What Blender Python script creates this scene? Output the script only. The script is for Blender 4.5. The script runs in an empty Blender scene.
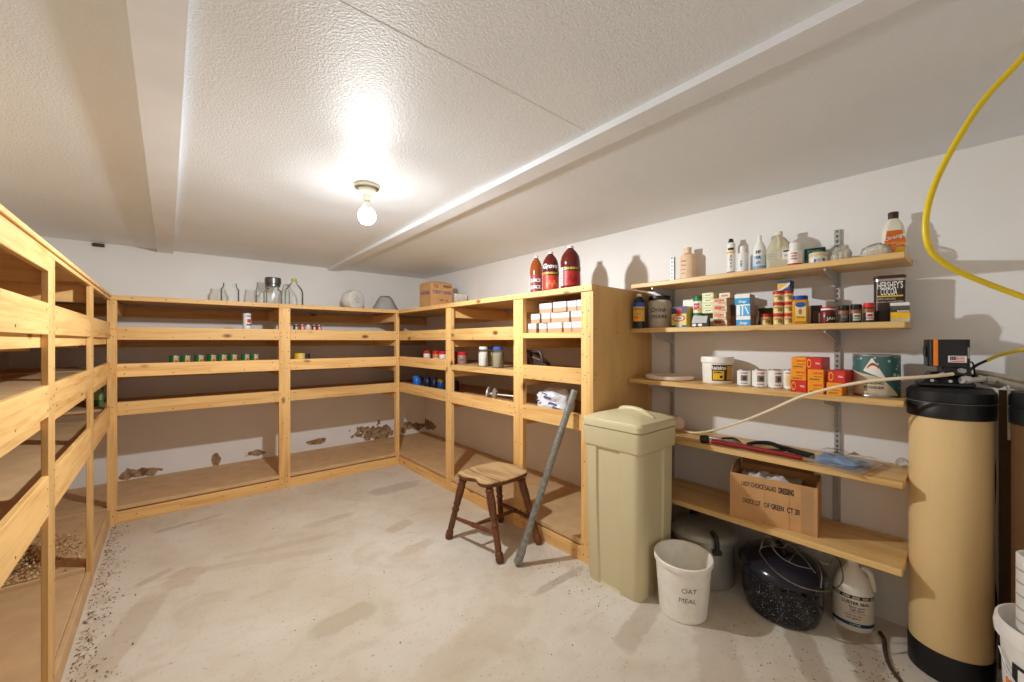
import bpy, bmesh, math, random
from mathutils import Vector, Matrix, noise
random.seed(7)
SC = bpy.context.scene
COL = SC.collection
PI = math.pi
R = math.radians

# ------------------------------------------------------------------ room measures (metres, camera stands above the origin)
F, H = 402.0, 1.33
YAW = math.atan(344 / 402.0)
FX, FY = math.sin(YAW), math.cos(YAW)
XR, YB, ZC, XL, YF = 2.60, 4.82, 2.155, -0.92, -1.15
LF, BF, RF, RE = -0.316, 4.09, 1.90, 1.505      # faces of the left, back and right shelving, end of the right one

def col(u, X):
    "the place along the right wall (Y) and view depth of picture column u at distance X"
    s = (u - 512) / F
    t = X / (FX + s * FY)
    return (FY - s * FX) * t, t, s
def spot(u0, u1, vt, X, zb):
    "centre Y, diameter and height of a thing standing at X on a shelf of height zb"
    y, t, s = col((u0 + u1) / 2, X)
    return y, (u1 - u0) * t / F / math.sqrt(1 + s * s), H + (341 - vt) / F * t - zb
def row(u, Y):
    s = (u - 512) / F
    t = Y / (FY - s * FX)
    return (FX + s * FY) * t, t, s
def wpt(u, v, t):
    s = (u - 512) / F
    return Vector(((FX + s * FY) * t, (FY - s * FX) * t, H + (341 - v) / F * t))

# ------------------------------------------------------------------ materials
def lin(c):
    return tuple(((x / 255) / 12.92 if x / 255 <= .04045 else ((x / 255 + .055) / 1.055) ** 2.4) for x in c) + (1,)
MATS = {}
def base(name, rough=.5, spec=.5, metal=0):
    m = bpy.data.materials.new(name); m.use_nodes = True
    nt = m.node_tree; b = nt.nodes['Principled BSDF']
    b.inputs['Roughness'].default_value = rough
    b.inputs['Specular IOR Level'].default_value = spec
    b.inputs['Metallic'].default_value = metal
    return m, nt, b
def N(nt, typ, **kw):
    n = nt.nodes.new(typ)
    for k, v in kw.items():
        if k.startswith('i_'):
            n.inputs[k[2:].replace('_', ' ')].default_value = v
        else:
            setattr(n, k, v)
    return n
def ramp(nt, stops):
    r = nt.nodes.new('ShaderNodeValToRGB')
    e = r.color_ramp.elements
    while len(e) > len(stops): e.remove(e[-1])
    while len(e) < len(stops): e.new(.5)
    for x, (p, c) in zip(e, stops):
        x.position = p; x.color = c if len(c) == 4 else tuple(c) + (1,)
    return r
def plain(name, rgb, rough=.5, var=.06, scale=25, spec=.4, metal=0, bump=0):
    "a painted / plastic / paper surface with faint uneven colour"
    if name in MATS: return MATS[name]
    m, nt, b = base(name, rough, spec, metal)
    tc = N(nt, 'ShaderNodeTexCoord')
    no = N(nt, 'ShaderNodeTexNoise', i_Scale=scale, i_Detail=4.0)
    nt.links.new(tc.outputs['Object'], no.inputs['Vector'])
    c = lin(rgb)
    lo = tuple(x * (1 - var) for x in c[:3]); hi = tuple(min(1, x * (1 + var)) for x in c[:3])
    r = ramp(nt, [(.3, lo), (.7, hi)])
    nt.links.new(no.outputs['Fac'], r.inputs['Fac'])
    nt.links.new(r.outputs['Color'], b.inputs['Base Color'])
    if bump:
        bp = N(nt, 'ShaderNodeBump', i_Strength=bump, i_Distance=.002)
        nt.links.new(no.outputs['Fac'], bp.inputs['Height'])
        nt.links.new(bp.outputs['Normal'], b.inputs['Normal'])
    MATS[name] = m
    return m
def wood(name, axis, light, dark, streak=16.0, knots=True, rough=.55, var=.16):
    m, nt, b = base(name, rough, .35)
    L = nt.links.new
    tc = N(nt, 'ShaderNodeTexCoord'); oi = N(nt, 'ShaderNodeObjectInfo')
    off = N(nt, 'ShaderNodeVectorMath', operation='SCALE'); off.inputs[0].default_value = (7.3, 11.1, 5.7)
    L(oi.outputs['Random'], off.inputs['Scale'])
    ad = N(nt, 'ShaderNodeVectorMath', operation='ADD')
    L(tc.outputs['Object'], ad.inputs[0]); L(off.outputs[0], ad.inputs[1])
    mp = N(nt, 'ShaderNodeMapping')
    s = [streak, streak, streak]; s['xyz'.index(axis)] = 1.1
    mp.inputs['Scale'].default_value = s
    L(ad.outputs[0], mp.inputs['Vector'])
    n1 = N(nt, 'ShaderNodeTexNoise', i_Scale=1.6, i_Detail=3.0, i_Distortion=.6)
    L(mp.outputs[0], n1.inputs['Vector'])
    mp2 = N(nt, 'ShaderNodeMapping')
    s2 = [120.0] * 3; s2['xyz'.index(axis)] = 4
    mp2.inputs['Scale'].default_value = s2
    L(ad.outputs[0], mp2.inputs['Vector'])
    n2 = N(nt, 'ShaderNodeTexNoise', i_Scale=1.0, i_Detail=2.0)
    L(mp2.outputs[0], n2.inputs['Vector'])
    mx = N(nt, 'ShaderNodeMix', data_type='FLOAT'); mx.inputs[0].default_value = .35
    L(n1.outputs['Fac'], mx.inputs[2]); L(n2.outputs['Fac'], mx.inputs[3])
    r = ramp(nt, [(.32, lin(dark)), (.52, lin(light)), (.75, tuple(min(1, x * 1.12) for x in lin(light)[:3]))])
    L(mx.outputs[0], r.inputs['Fac'])
    out = r.outputs['Color']
    if knots:
        mp3 = N(nt, 'ShaderNodeMapping')
        s3 = [11.0] * 3; s3['xyz'.index(axis)] = 5.5
        mp3.inputs['Scale'].default_value = s3
        L(ad.outputs[0], mp3.inputs['Vector'])
        vo = N(nt, 'ShaderNodeTexVoronoi', i_Scale=.62)
        L(mp3.outputs[0], vo.inputs['Vector'])
        kr = ramp(nt, [(.06, (1, 1, 1)), (.16, (0, 0, 0))])
        L(vo.outputs['Distance'], kr.inputs['Fac'])
        mk = N(nt, 'ShaderNodeMix', data_type='RGBA'); L(kr.outputs['Color'], mk.inputs[0])
        L(out, mk.inputs[6]); mk.inputs[7].default_value = lin((118, 74, 36))
        out = mk.outputs[2]
    hv = N(nt, 'ShaderNodeHueSaturation')
    mr = N(nt, 'ShaderNodeMapRange'); mr.inputs['To Min'].default_value = 1 - var; mr.inputs['To Max'].default_value = 1 + var * .5
    L(oi.outputs['Random'], mr.inputs['Value']); L(mr.outputs[0], hv.inputs['Value']); L(out, hv.inputs['Color'])
    L(hv.outputs[0], b.inputs['Base Color'])
    bp = N(nt, 'ShaderNodeBump', i_Strength=.12, i_Distance=.002)
    L(n2.outputs['Fac'], bp.inputs['Height']); L(bp.outputs['Normal'], b.inputs['Normal'])
    return m
PL, PD = (229, 184, 118), (206, 150, 83)
PINE = {a: wood('pine_' + a, a, PL, PD) for a in 'xyz'}
PLY = wood('plywood', 'z', (212, 172, 112), (200, 156, 94), 5, False, .6)
SHELF = wood('shelf_board', 'y', (216, 178, 116), (190, 142, 80), 12, True, .4)
HARD = plain('hardboard', (206, 170, 126), .62, .1, 9, .3, bump=.1)
HARDP = plain('hardboard_pale', (214, 182, 140), .6, .1, 9, .3)
NAIL = plain('nail', (66, 48, 34), .5, .1)

def white_wall(name, patches=()):
    m, nt, b = base(name, .75, .25)
    L = nt.links.new
    geo = N(nt, 'ShaderNodeNewGeometry')
    no = N(nt, 'ShaderNodeTexNoise', i_Scale=1.6, i_Detail=5.0)
    L(geo.outputs['Position'], no.inputs['Vector'])
    r = ramp(nt, [(.3, lin((226, 223, 219))), (.7, lin((234, 232, 229)))])
    L(no.outputs['Fac'], r.inputs['Fac'])
    out = r.outputs['Color']
    if patches:
        rag = N(nt, 'ShaderNodeTexNoise', i_Scale=8.0, i_Detail=4.0)
        L(geo.outputs['Position'], rag.inputs['Vector'])
        tone = N(nt, 'ShaderNodeTexNoise', i_Scale=26.0, i_Detail=5.0)
        L(geo.outputs['Position'], tone.inputs['Vector'])
        tr = ramp(nt, [(.34, lin((112, 86, 60))), (.5, lin((156, 126, 94))), (.66, lin((176, 150, 118)))])
        L(tone.outputs['Fac'], tr.inputs['Fac'])
        acc = None
        for (c, rad, th) in patches:
            sb = N(nt, 'ShaderNodeVectorMath', operation='SUBTRACT'); sb.inputs[1].default_value = c
            L(geo.outputs['Position'], sb.inputs[0])
            dv = N(nt, 'ShaderNodeVectorMath', operation='DIVIDE'); dv.inputs[1].default_value = rad
            L(sb.outputs[0], dv.inputs[0])
            ln = N(nt, 'ShaderNodeVectorMath', operation='LENGTH'); L(dv.outputs[0], ln.inputs[0])
            a = N(nt, 'ShaderNodeMath', operation='MULTIPLY_ADD'); a.inputs[1].default_value = 3.2; a.inputs[2].default_value = -1.6
            L(rag.outputs['Fac'], a.inputs[0])
            s = N(nt, 'ShaderNodeMath', operation='ADD'); L(ln.outputs['Value'], s.inputs[0]); L(a.outputs[0], s.inputs[1])
            lt = N(nt, 'ShaderNodeMath', operation='LESS_THAN'); lt.inputs[1].default_value = th; L(s.outputs[0], lt.inputs[0])
            if acc is None: acc = lt.outputs[0]
            else:
                mxn = N(nt, 'ShaderNodeMath', operation='MAXIMUM'); L(acc, mxn.inputs[0]); L(lt.outputs[0], mxn.inputs[1]); acc = mxn.outputs[0]
        mk = N(nt, 'ShaderNodeMix', data_type='RGBA'); L(acc, mk.inputs[0]); L(out, mk.inputs[6]); L(tr.outputs['Color'], mk.inputs[7])
        out = mk.outputs[2]
    L(out, b.inputs['Base Color'])
    bn = N(nt, 'ShaderNodeTexNoise', i_Scale=60.0, i_Detail=3.0)
    L(geo.outputs['Position'], bn.inputs['Vector'])
    bp = N(nt, 'ShaderNodeBump', i_Strength=.10, i_Distance=.003); L(bn.outputs['Fac'], bp.inputs['Height'])
    L(bp.outputs['Normal'], b.inputs['Normal'])
    return m
def ceiling_mat():
    m, nt, b = base('ceiling_texture', .5, .35)
    L = nt.links.new
    geo = N(nt, 'ShaderNodeNewGeometry')
    no = N(nt, 'ShaderNodeTexNoise', i_Scale=2.0, i_Detail=4.0); L(geo.outputs['Position'], no.inputs['Vector'])
    r = ramp(nt, [(.3, lin((226, 230, 234))), (.7, lin((232, 236, 240)))]); L(no.outputs['Fac'], r.inputs['Fac'])
    L(r.outputs['Color'], b.inputs['Base Color'])
    bn = N(nt, 'ShaderNodeTexNoise', i_Scale=140.0, i_Detail=3.0, i_Roughness=.6); L(geo.outputs['Position'], bn.inputs['Vector'])
    br = ramp(nt, [(.35, (0, 0, 0)), (.68, (1, 1, 1))]); L(bn.outputs['Fac'], br.inputs['Fac'])
    bp = N(nt, 'ShaderNodeBump', i_Strength=.28, i_Distance=.004); L(br.outputs['Color'], bp.inputs['Height'])
    L(bp.outputs['Normal'], b.inputs['Normal'])
    return m
def floor_mat():
    m, nt, b = base('concrete', .6, .35)
    L = nt.links.new
    geo = N(nt, 'ShaderNodeNewGeometry')
    def noi(sc, det, dist=0.0, vec=None):
        n = N(nt, 'ShaderNodeTexNoise', i_Scale=sc, i_Detail=det, i_Distortion=dist)
        L(vec or geo.outputs['Position'], n.inputs['Vector']); return n
    big = noi(1.3, 6.0, .4)
    r = ramp(nt, [(.28, lin((200, 186, 164))), (.5, lin((212, 202, 187))), (.7, lin((222, 215, 204)))])
    L(big.outputs['Fac'], r.inputs['Fac'])
    out = r.outputs['Color']
    def mix(fac, color, amount):
        nonlocal out
        k = N(nt, 'ShaderNodeMath', operation='MULTIPLY'); k.inputs[1].default_value = amount; L(fac, k.inputs[0])
        mk = N(nt, 'ShaderNodeMix', data_type='RGBA'); L(k.outputs[0], mk.inputs[0]); L(out, mk.inputs[6]); mk.inputs[7].default_value = lin(color)
        out = mk.outputs[2]
    st = noi(3.2, 7.0, .8); sr = ramp(nt, [(.54, (0, 0, 0)), (.68, (1, 1, 1))]); L(st.outputs['Fac'], sr.inputs['Fac'])
    mix(sr.outputs['Color'], (182, 156, 128), .28)
    mp = N(nt, 'ShaderNodeMapping'); mp.inputs['Rotation'].default_value = (0, 0, R(-12)); mp.inputs['Scale'].default_value = (1.2, 5.0, 1); L(geo.outputs['Position'], mp.inputs['Vector'])
    s2 = noi(2.2, 6.0, 0, mp.outputs[0]); r2 = ramp(nt, [(.58, (0, 0, 0)), (.66, (1, 1, 1))]); L(s2.outputs['Fac'], r2.inputs['Fac'])
    mix(r2.outputs['Color'], (160, 144, 124), .12)
    fine = noi(60, 4.0); r3 = ramp(nt, [(.62, (0, 0, 0)), (.72, (1, 1, 1))]); L(fine.outputs['Fac'], r3.inputs['Fac'])
    mix(r3.outputs['Color'], (142, 120, 96), .5)
    mid = noi(9, 6.0, .5); r4 = ramp(nt, [(.52, (0, 0, 0)), (.66, (1, 1, 1))]); L(mid.outputs['Fac'], r4.inputs['Fac'])
    mix(r4.outputs['Color'], (182, 164, 142), .16)
    # single stains that have a place and outline of their own
    rag = noi(14, 4.0)
    for (cx, cy, ang, a, bb, c, am) in STAINS:
        sb = N(nt, 'ShaderNodeVectorMath', operation='SUBTRACT'); sb.inputs[1].default_value = (cx, cy, 0); L(geo.outputs['Position'], sb.inputs[0])
        rt = N(nt, 'ShaderNodeVectorRotate', rotation_type='Z_AXIS'); rt.inputs['Angle'].default_value = -R(ang); L(sb.outputs[0], rt.inputs['Vector'])
        ab = N(nt, 'ShaderNodeVectorMath', operation='ABSOLUTE'); L(rt.outputs[0], ab.inputs[0])
        dv = N(nt, 'ShaderNodeVectorMath', operation='DIVIDE'); dv.inputs[1].default_value = (a, bb, 1); L(ab.outputs[0], dv.inputs[0])
        pw = N(nt, 'ShaderNodeVectorMath', operation='MULTIPLY'); L(dv.outputs[0], pw.inputs[0]); L(dv.outputs[0], pw.inputs[1])
        ln = N(nt, 'ShaderNodeVectorMath', operation='LENGTH'); L(pw.outputs[0], ln.inputs[0])
        ma = N(nt, 'ShaderNodeMath', operation='MULTIPLY_ADD'); ma.inputs[1].default_value = 1.4; ma.inputs[2].default_value = -.7; L(rag.outputs['Fac'], ma.inputs[0])
        ad = N(nt, 'ShaderNodeMath', operation='ADD'); L(ln.outputs['Value'], ad.inputs[0]); L(ma.outputs[0], ad.inputs[1])
        rr = ramp(nt, [(.55, (1, 1, 1)), (1.0, (0, 0, 0))]); L(ad.outputs[0], rr.inputs['Fac'])
        mix(rr.outputs['Color'], c, am * .62)
    L(out, b.inputs['Base Color'])
    bp = N(nt, 'ShaderNodeBump', i_Strength=.15, i_Distance=.004); L(fine.outputs['Fac'], bp.inputs['Height']); L(bp.outputs['Normal'], b.inputs['Normal'])
    return m
def fpt(u, v):
    s = (u - 512) / F; t = F * H / (v - 341)
    return (FX + s * FY) * t, (FY - s * FX) * t
STAINS = []
for (u, v, ang, a, bb, c, am) in [
        (345, 619, 5, .17, .07, (174, 158, 130), .75), (185, 577, 60, .12, .09, (184, 150, 120), .55),
        (155, 577, 30, .10, .03, (150, 130, 108), .5), (175, 527, 10, .12, .03, (150, 132, 112), .6),
        (205, 519, 10, .12, .03, (160, 142, 122), .5), (400, 526, 20, .12, .06, (176, 146, 116), .6),
        (415, 548, 10, .16, .05, (182, 154, 124), .5), (395, 488, 0, .26, .10, (146, 132, 116), .6),
        (330, 520, 5, .2, .05, (164, 144, 120), .45), (285, 545, -10, .35, .04, (170, 150, 126), .35),
        (860, 645, 20, .30, .07, (132, 106, 80), .85), (800, 640, 30, .30, .06, (142, 116, 88), .75),
        (560, 580, 0, .20, .03, (140, 114, 86), .6), (262, 560, -20, .5, .05, (180, 160, 136), .4), (640, 622, 10, .25, .06, (158, 130, 100), .6), (720, 660, 30, .3, .10, (160, 134, 106), .5), (480, 640, 10, .35, .12, (192, 172, 146), .5), (120, 640, 70, .4, .08, (176, 152, 122), .6)]:
    x, y = fpt(u, v); STAINS.append((x, y, ang, a, bb, c, am))

def metal(name, rgb, rough=.35, var=.15, scale=30):
    return plain(name, rgb, rough, var, scale, .5, 1.0)
def thin_glass(name, tint=(1, 1, 1), op=.0, rgb=(220, 225, 225)):
    if name in MATS: return MATS[name]
    m = bpy.data.materials.new(name); m.use_nodes = True
    nt = m.node_tree; nt.nodes.clear(); L = nt.links.new
    o = N(nt, 'ShaderNodeOutputMaterial'); tr = N(nt, 'ShaderNodeBsdfTransparent'); tr.inputs[0].default_value = tuple(tint) + (1,)
    g = N(nt, 'ShaderNodeBsdfGlossy', i_Roughness=.08); fr = N(nt, 'ShaderNodeFresnel', i_IOR=1.14)
    di = N(nt, 'ShaderNodeBsdfDiffuse'); di.inputs[0].default_value = lin(rgb)
    no = N(nt, 'ShaderNodeTexNoise', i_Scale=18.0, i_Detail=3.0)
    tc = N(nt, 'ShaderNodeTexCoord'); L(tc.outputs['Object'], no.inputs['Vector'])
    mr = N(nt, 'ShaderNodeMapRange'); mr.inputs['To Min'].default_value = max(0, op - .08); mr.inputs['To Max'].default_value = op + .08
    L(no.outputs['Fac'], mr.inputs['Value'])
    m1 = N(nt, 'ShaderNodeMixShader'); L(mr.outputs[0], m1.inputs[0]); L(tr.outputs[0], m1.inputs[1]); L(di.outputs[0], m1.inputs[2])
    m2 = N(nt, 'ShaderNodeMixShader'); L(fr.outputs[0], m2.inputs[0]); L(m1.outputs[0], m2.inputs[1]); L(g.outputs[0], m2.inputs[2])
    L(m2.outputs[0], o.inputs[0])
    MATS[name] = m
    return m
def speckle(name, bg, dots, scale, th, rough=.2):
    if name in MATS: return MATS[name]
    m, nt, b = base(name, rough, .5); L = nt.links.new
    tc = N(nt, 'ShaderNodeTexCoord'); vo = N(nt, 'ShaderNodeTexVoronoi', i_Scale=scale); L(tc.outputs['Object'], vo.inputs['Vector'])
    no = N(nt, 'ShaderNodeTexNoise', i_Scale=scale * .4, i_Detail=2.0); L(tc.outputs['Object'], no.inputs['Vector'])
    mu = N(nt, 'ShaderNodeMath', operation='MULTIPLY_ADD'); mu.inputs[1].default_value = .55; mu.inputs[2].default_value = -.27; L(no.outputs['Fac'], mu.inputs[0])
    ad = N(nt, 'ShaderNodeMath', operation='ADD'); L(vo.outputs['Distance'], ad.inputs[0]); L(mu.outputs[0], ad.inputs[1])
    r = ramp(nt, [(th, lin(dots)), (th + .06, lin(bg))]); L(ad.outputs[0], r.inputs['Fac'])
    L(r.outputs['Color'], b.inputs['Base Color'])
    MATS[name] = m
    return m

def C(rgb, rough=.45):       # paints by colour
    return plain('paint_%d_%d_%d_%d' % (*rgb, int(rough * 100)), rgb, rough)

WHITE = C((236, 234, 228)); CREAM = C((226, 216, 190)); BLACK = C((22, 21, 22), .4); DARK = C((40, 36, 36))
RED = C((196, 34, 38)); BLUE = C((32, 92, 176)); NAVY = C((34, 48, 104)); YEL = C((238, 190, 44)); ORANGE = C((240, 128, 28))
GREEN = C((34, 128, 62)); BEIGE = plain('beige_plastic', (206, 194, 156), .38, .015, 6); TANBODY = plain('tan_tank', (227, 195, 140), .32, .02, 4)
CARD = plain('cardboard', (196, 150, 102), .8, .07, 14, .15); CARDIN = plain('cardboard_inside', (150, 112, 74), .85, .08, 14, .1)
INK = C((46, 44, 52), .7); PURP = C((88, 74, 122), .7)
STEEL = metal('steel', (178, 178, 176), .38); ALU = plain('dull_aluminium', (172, 168, 158), .4, .16, 9, .5, .55); GALV = plain('galvanised_pipe', (142, 142, 138), .5, .3, 40, .5, .55, .2)
GLASS = thin_glass('clear_glass', (.99, .995, .99), .04, (236, 240, 238)); PLASTIC = thin_glass('clear_plastic', (.97, .97, .96), .08); FILM = thin_glass('plastic_film', (.97, .97, .96), .3, (236, 232, 226))
MILKY = thin_glass('milky_plastic', (.95, .93, .86), .62, (232, 224, 196))

# ------------------------------------------------------------------ mesh builder
TXT = {}
class MB:
    def __init__(s): s.bm = bmesh.new(); s.mats = []
    def mi(s, m):
        if m not in s.mats: s.mats.append(m)
        return s.mats.index(m)
    def faces(s, vs, fs, m, fn=None):
        i = s.mi(m)
        bv = [s.bm.verts.new(fn(v) if fn else v) for v in vs]
        out = []
        for f in fs:
            try: q = s.bm.faces.new([bv[k] for k in f])
            except ValueError: continue
            q.material_index = i; out.append(q)
        return bv, out
    def box(s, x0, y0, z0, x1, y1, z1, m, bev=.0, seg=1, M=None):
        i = s.mi(m)
        vs = [Vector((x, y, z)) for x in (x0, x1) for y in (y0, y1) for z in (z0, z1)]
        if M: vs = [M @ v for v in vs]
        bv = [s.bm.verts.new(v) for v in vs]
        fs = [(0, 1, 3, 2), (4, 6, 7, 5), (0, 4, 5, 1), (2, 3, 7, 6), (0, 2, 6, 4), (1, 5, 7, 3)]
        ff = [s.bm.faces.new([bv[k] for k in f]) for f in fs]
        for f in ff: f.material_index = i
        if bev > 0:
            ed = list({e for f in ff for e in f.edges})
            r = bmesh.ops.bevel(s.bm, geom=ed + bv, offset=bev, segments=seg, affect='EDGES', profile=.5)
            for f in r['faces']: f.material_index = i
        return s
    def loft(s, rings, m, cap0=True, cap1=True, closed=True):
        "rings: lists of points of equal length; m a material or a list with one per band"
        n = len(rings[0]); bv = [[s.bm.verts.new(p) for p in r] for r in rings]
        for k in range(len(rings) - 1):
            i = s.mi(m[k] if isinstance(m, list) else m)
            for j in range(n if closed else n - 1):
                q = (bv[k][j], bv[k][(j + 1) % n], bv[k + 1][(j + 1) % n], bv[k + 1][j])
                try: f = s.bm.faces.new(q); f.material_index = i
                except ValueError: pass
        for c, ring, fl in ((cap0, bv[0], True), (cap1, bv[-1], False)):
            if c:
                mm = m[0] if (isinstance(m, list) and fl) else (m[-1] if isinstance(m, list) else m)
                f = s.bm.faces.new(list(reversed(ring)) if fl else ring); f.material_index = s.mi(mm)
        return s
    def lathe(s, prof, m, seg=32, sx=1, sy=1, cx=0, cy=0, cz=0, cap0=True, cap1=True):
        rings = [[Vector((cx + max(r, 1e-4) * sx * math.cos(2 * PI * k / seg), cy + max(r, 1e-4) * sy * math.sin(2 * PI * k / seg), cz + z)) for k in range(seg)] for r, z in prof]
        return s.loft(rings, m, cap0, cap1)
    def tube(s, pts, r, m, seg=8, closed=False, smooth=0, caps=True):
        pts = [Vector(p) for p in pts]
        if smooth: pts = catmull(pts, smooth, closed)
        n = len(pts); rad = r if callable(r) else (lambda q: r)
        rings = []; up = None
        for i, p in enumerate(pts):
            a = pts[i - 1] if (i or closed) else p; b = pts[(i + 1) % n] if (i < n - 1 or closed) else p
            d = (b - a).normalized()
            if up is None:
                up = d.orthogonal().normalized()
            else:
                up = (up - d * up.dot(d)).normalized()
            w = d.cross(up); q = rad(i / max(1, n - 1))
            rings.append([p + (up * math.cos(2 * PI * k / seg) + w * math.sin(2 * PI * k / seg)) * q for k in range(seg)])
        if closed: rings.append(rings[0]); caps = False
        if closed:
            i = s.mi(m); bv = [[s.bm.verts.new(p) for p in rr] for rr in rings[:-1]]
            for k in range(n):
                for j in range(seg):
                    f = s.bm.faces.new((bv[k][j], bv[k][(j + 1) % seg], bv[(k + 1) % n][(j + 1) % seg], bv[(k + 1) % n][j])); f.material_index = i
            return s
        return s.loft(rings, m, caps, caps)
    def disc(s, c, nrm, r, m, seg=8):
        nrm = Vector(nrm).normalized(); a = nrm.orthogonal().normalized(); b = nrm.cross(a); c = Vector(c)
        s.faces([c + (a * math.cos(2 * PI * k / seg) + b * math.sin(2 * PI * k / seg)) * r for k in range(seg)], [tuple(range(seg))], m)
        return s
    def wrap(s, Rr, z0, z1, a0, a1, m, sx=1, sy=1, eps=.0007, n=14, R2=None):
        "a label patch round the front (-Y) of a lathe body; angles in degrees"
        vs = []; R2 = Rr if R2 is None else R2
        for k in range(n + 1):
            a = R(a0 + (a1 - a0) * k / n)
            for z, q in ((z0, Rr), (z1, R2)): vs.append(Vector(((q * sx + eps) * math.sin(a), -(q * sy + eps) * math.cos(a), z)))
        s.faces(vs, [(2 * k, 2 * k + 2, 2 * k + 3, 2 * k + 1) for k in range(n)], m); return s
    def text(s, body, size, m, fn, w=None, bold=0.0, shear=0.0, squeeze=None):
        "lettering; fn maps flat (x, y) to a place on the surface; w fits it to a width"
        key = (body, bold, shear)
        if key not in TXT:
            cu = bpy.data.curves.new('lettering', 'FONT'); cu.body = body; cu.size = 1; cu.align_x = 'CENTER'; cu.align_y = 'CENTER'; cu.offset = bold; cu.shear = shear; cu.resolution_u = 3
            ob = bpy.data.objects.new('lettering', cu); COL.objects.link(ob)
            bpy.context.view_layer.update()
            me = bpy.data.meshes.new_from_object(ob.evaluated_get(bpy.context.evaluated_depsgraph_get()))
            TXT[key] = ([(v.co.x, v.co.y) for v in me.vertices], [tuple(p.vertices) for p in me.polygons])
            bpy.data.objects.remove(ob); bpy.data.curves.remove(cu); bpy.data.meshes.remove(me)
        vs, fs = TXT[key]
        if not vs: return s
        ex = max(v[0] for v in vs) - min(v[0] for v in vs)
        k = size if w is None else min(w / ex, size)
        kx = k if squeeze is None else squeeze / ex
        s.faces([fn(x * kx, y * k) for x, y in vs], fs, m); return s
    def build(s, name, parent=None, loc=None, rot=None, smooth=True, merge=0):
        if merge: bmesh.ops.remove_doubles(s.bm, verts=s.bm.verts, dist=merge)
        bmesh.ops.recalc_face_normals(s.bm, faces=s.bm.faces)
        if smooth:
            for f in s.bm.faces: f.smooth = True
            for e in s.bm.edges:
                if len(e.link_faces) != 2 or e.calc_face_angle(0) > .6: e.smooth = False
        me = bpy.data.meshes.new(name); s.bm.to_mesh(me); s.bm.free()
        for m in s.mats: me.materials.append(m)
        o = bpy.data.objects.new(name, me); COL.objects.link(o)
        if parent: o.parent = parent
        if loc is not None: o.location = loc
        if rot is not None: o.rotation_euler = rot
        return o
def catmull(p, n, closed=False):
    out = []; k = len(p)
    for i in range(k if closed else k - 1):
        a, b, c, d = (p[(i - 1) % k] if (i or closed) else p[0]), p[i], p[(i + 1) % k], (p[(i + 2) % k] if (closed or i + 2 < k) else p[-1])
        for j in range(n):
            t = j / n
            out.append(.5 * ((2 * b) + (c - a) * t + (2 * a - 5 * b + 4 * c - d) * t * t + (3 * b - a - 3 * c + d) * t ** 3))
    if not closed: out.append(p[-1])
    return out
def rrect(hx, hy, r, z, n=5, cx=0, cy=0):
    pts = []
    for sx, sy, a0 in ((1, 1, 0), (-1, 1, 90), (-1, -1, 180), (1, -1, 270)):
        for k in range(n + 1):
            a = R(a0 + 90 * k / n)
            pts.append(Vector((cx + sx * (hx - r) + r * math.cos(a), cy + sy * (hy - r) + r * math.sin(a), z)))
    return pts
def cyl(Rr, zc, sx=1, sy=1, a0=0, eps=.0012):
    return lambda x, y: Vector(((Rr * sx + eps) * math.sin(x / Rr + R(a0)), -(Rr * sy + eps) * math.cos(x / Rr + R(a0)), zc + y))
def flat(d, xc, zc):
    return lambda x, y: Vector((xc + x, -d, zc + y))

def tag(o, label, cat, group=None, kind=None):
    o['label'] = label; o['category'] = cat
    if group: o['group'] = group
    if kind: o['kind'] = kind
    return o
def thing(name, label, cat, loc=(0, 0, 0), rz=0, group=None):
    o = bpy.data.objects.new(name, None); COL.objects.link(o); o.empty_display_size = .05
    o.location = loc; o.rotation_euler = (0, 0, R(rz))
    return tag(o, label, cat, group)
def structure(o):
    o['kind'] = 'structure'; return o

# ------------------------------------------------------------------ the room
def slab(name, x0, y0, z0, x1, y1, z1, m):
    return structure(MB().box(x0, y0, z0, x1, y1, z1, m).build(name, smooth=False))
BACKW = white_wall('white_wall_worn', [((-.19, YB, .165), (.17, .2, .045), .95), ((.35, YB, .19), (.035, .2, .06), .8), ((1.25, YB, .21), (.12, .2, .04), .85),
                                      ((.69, YB, .19), (.09, .2, .03), .85), ((1.92, YB, .22), (.22, .2, .095), 1.0), ((2.45, YB, .22), (.16, .2, .08), .95),
                                      ((1.50, YB, .28), (.02, .2, .06), .7)])
SIDEW = white_wall('white_wall_right', [((XR, 4.74, .24), (.2, .17, .09), .8), ((XR, 4.30, .30), (.2, .02, .02), .6)])
PLAINW = white_wall('white_wall_plain')
slab('floor', XL - .1, YF - .1, -.06, XR + .1, YB + .1, 0, floor_mat())
CEILM = ceiling_mat()
structure(MB().box(XL - .1, YF - .1, ZC, XR + .1, YB + .1, ZC + .06, CEILM).box(.3, 1.012, ZC - .0007, 1.24, 1.030, ZC + .01, CEILM).build('ceiling', smooth=False))
slab('wall_back', XL - .1, YB, 0, XR + .1, YB + .1, ZC, BACKW)
slab('wall_right', XR, YF - .1, 0, XR + .1, YB, ZC, SIDEW)
slab('wall_left', XL - .1, YF - .1, 0, XL, YB, ZC, PLAINW)
# unseen wall behind the camera; its doorway is added wide for soft fill light
mb = MB()
mb.box(XL, YF - .1, 0, -.75, YF, ZC, PLAINW); mb.box(.95, YF - .1, 0, XR, YF, ZC, PLAINW); mb.box(-.75, YF - .1, 2.03, .95, YF, ZC, PLAINW)
structure(mb.build('wall_front', smooth=False))
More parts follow.
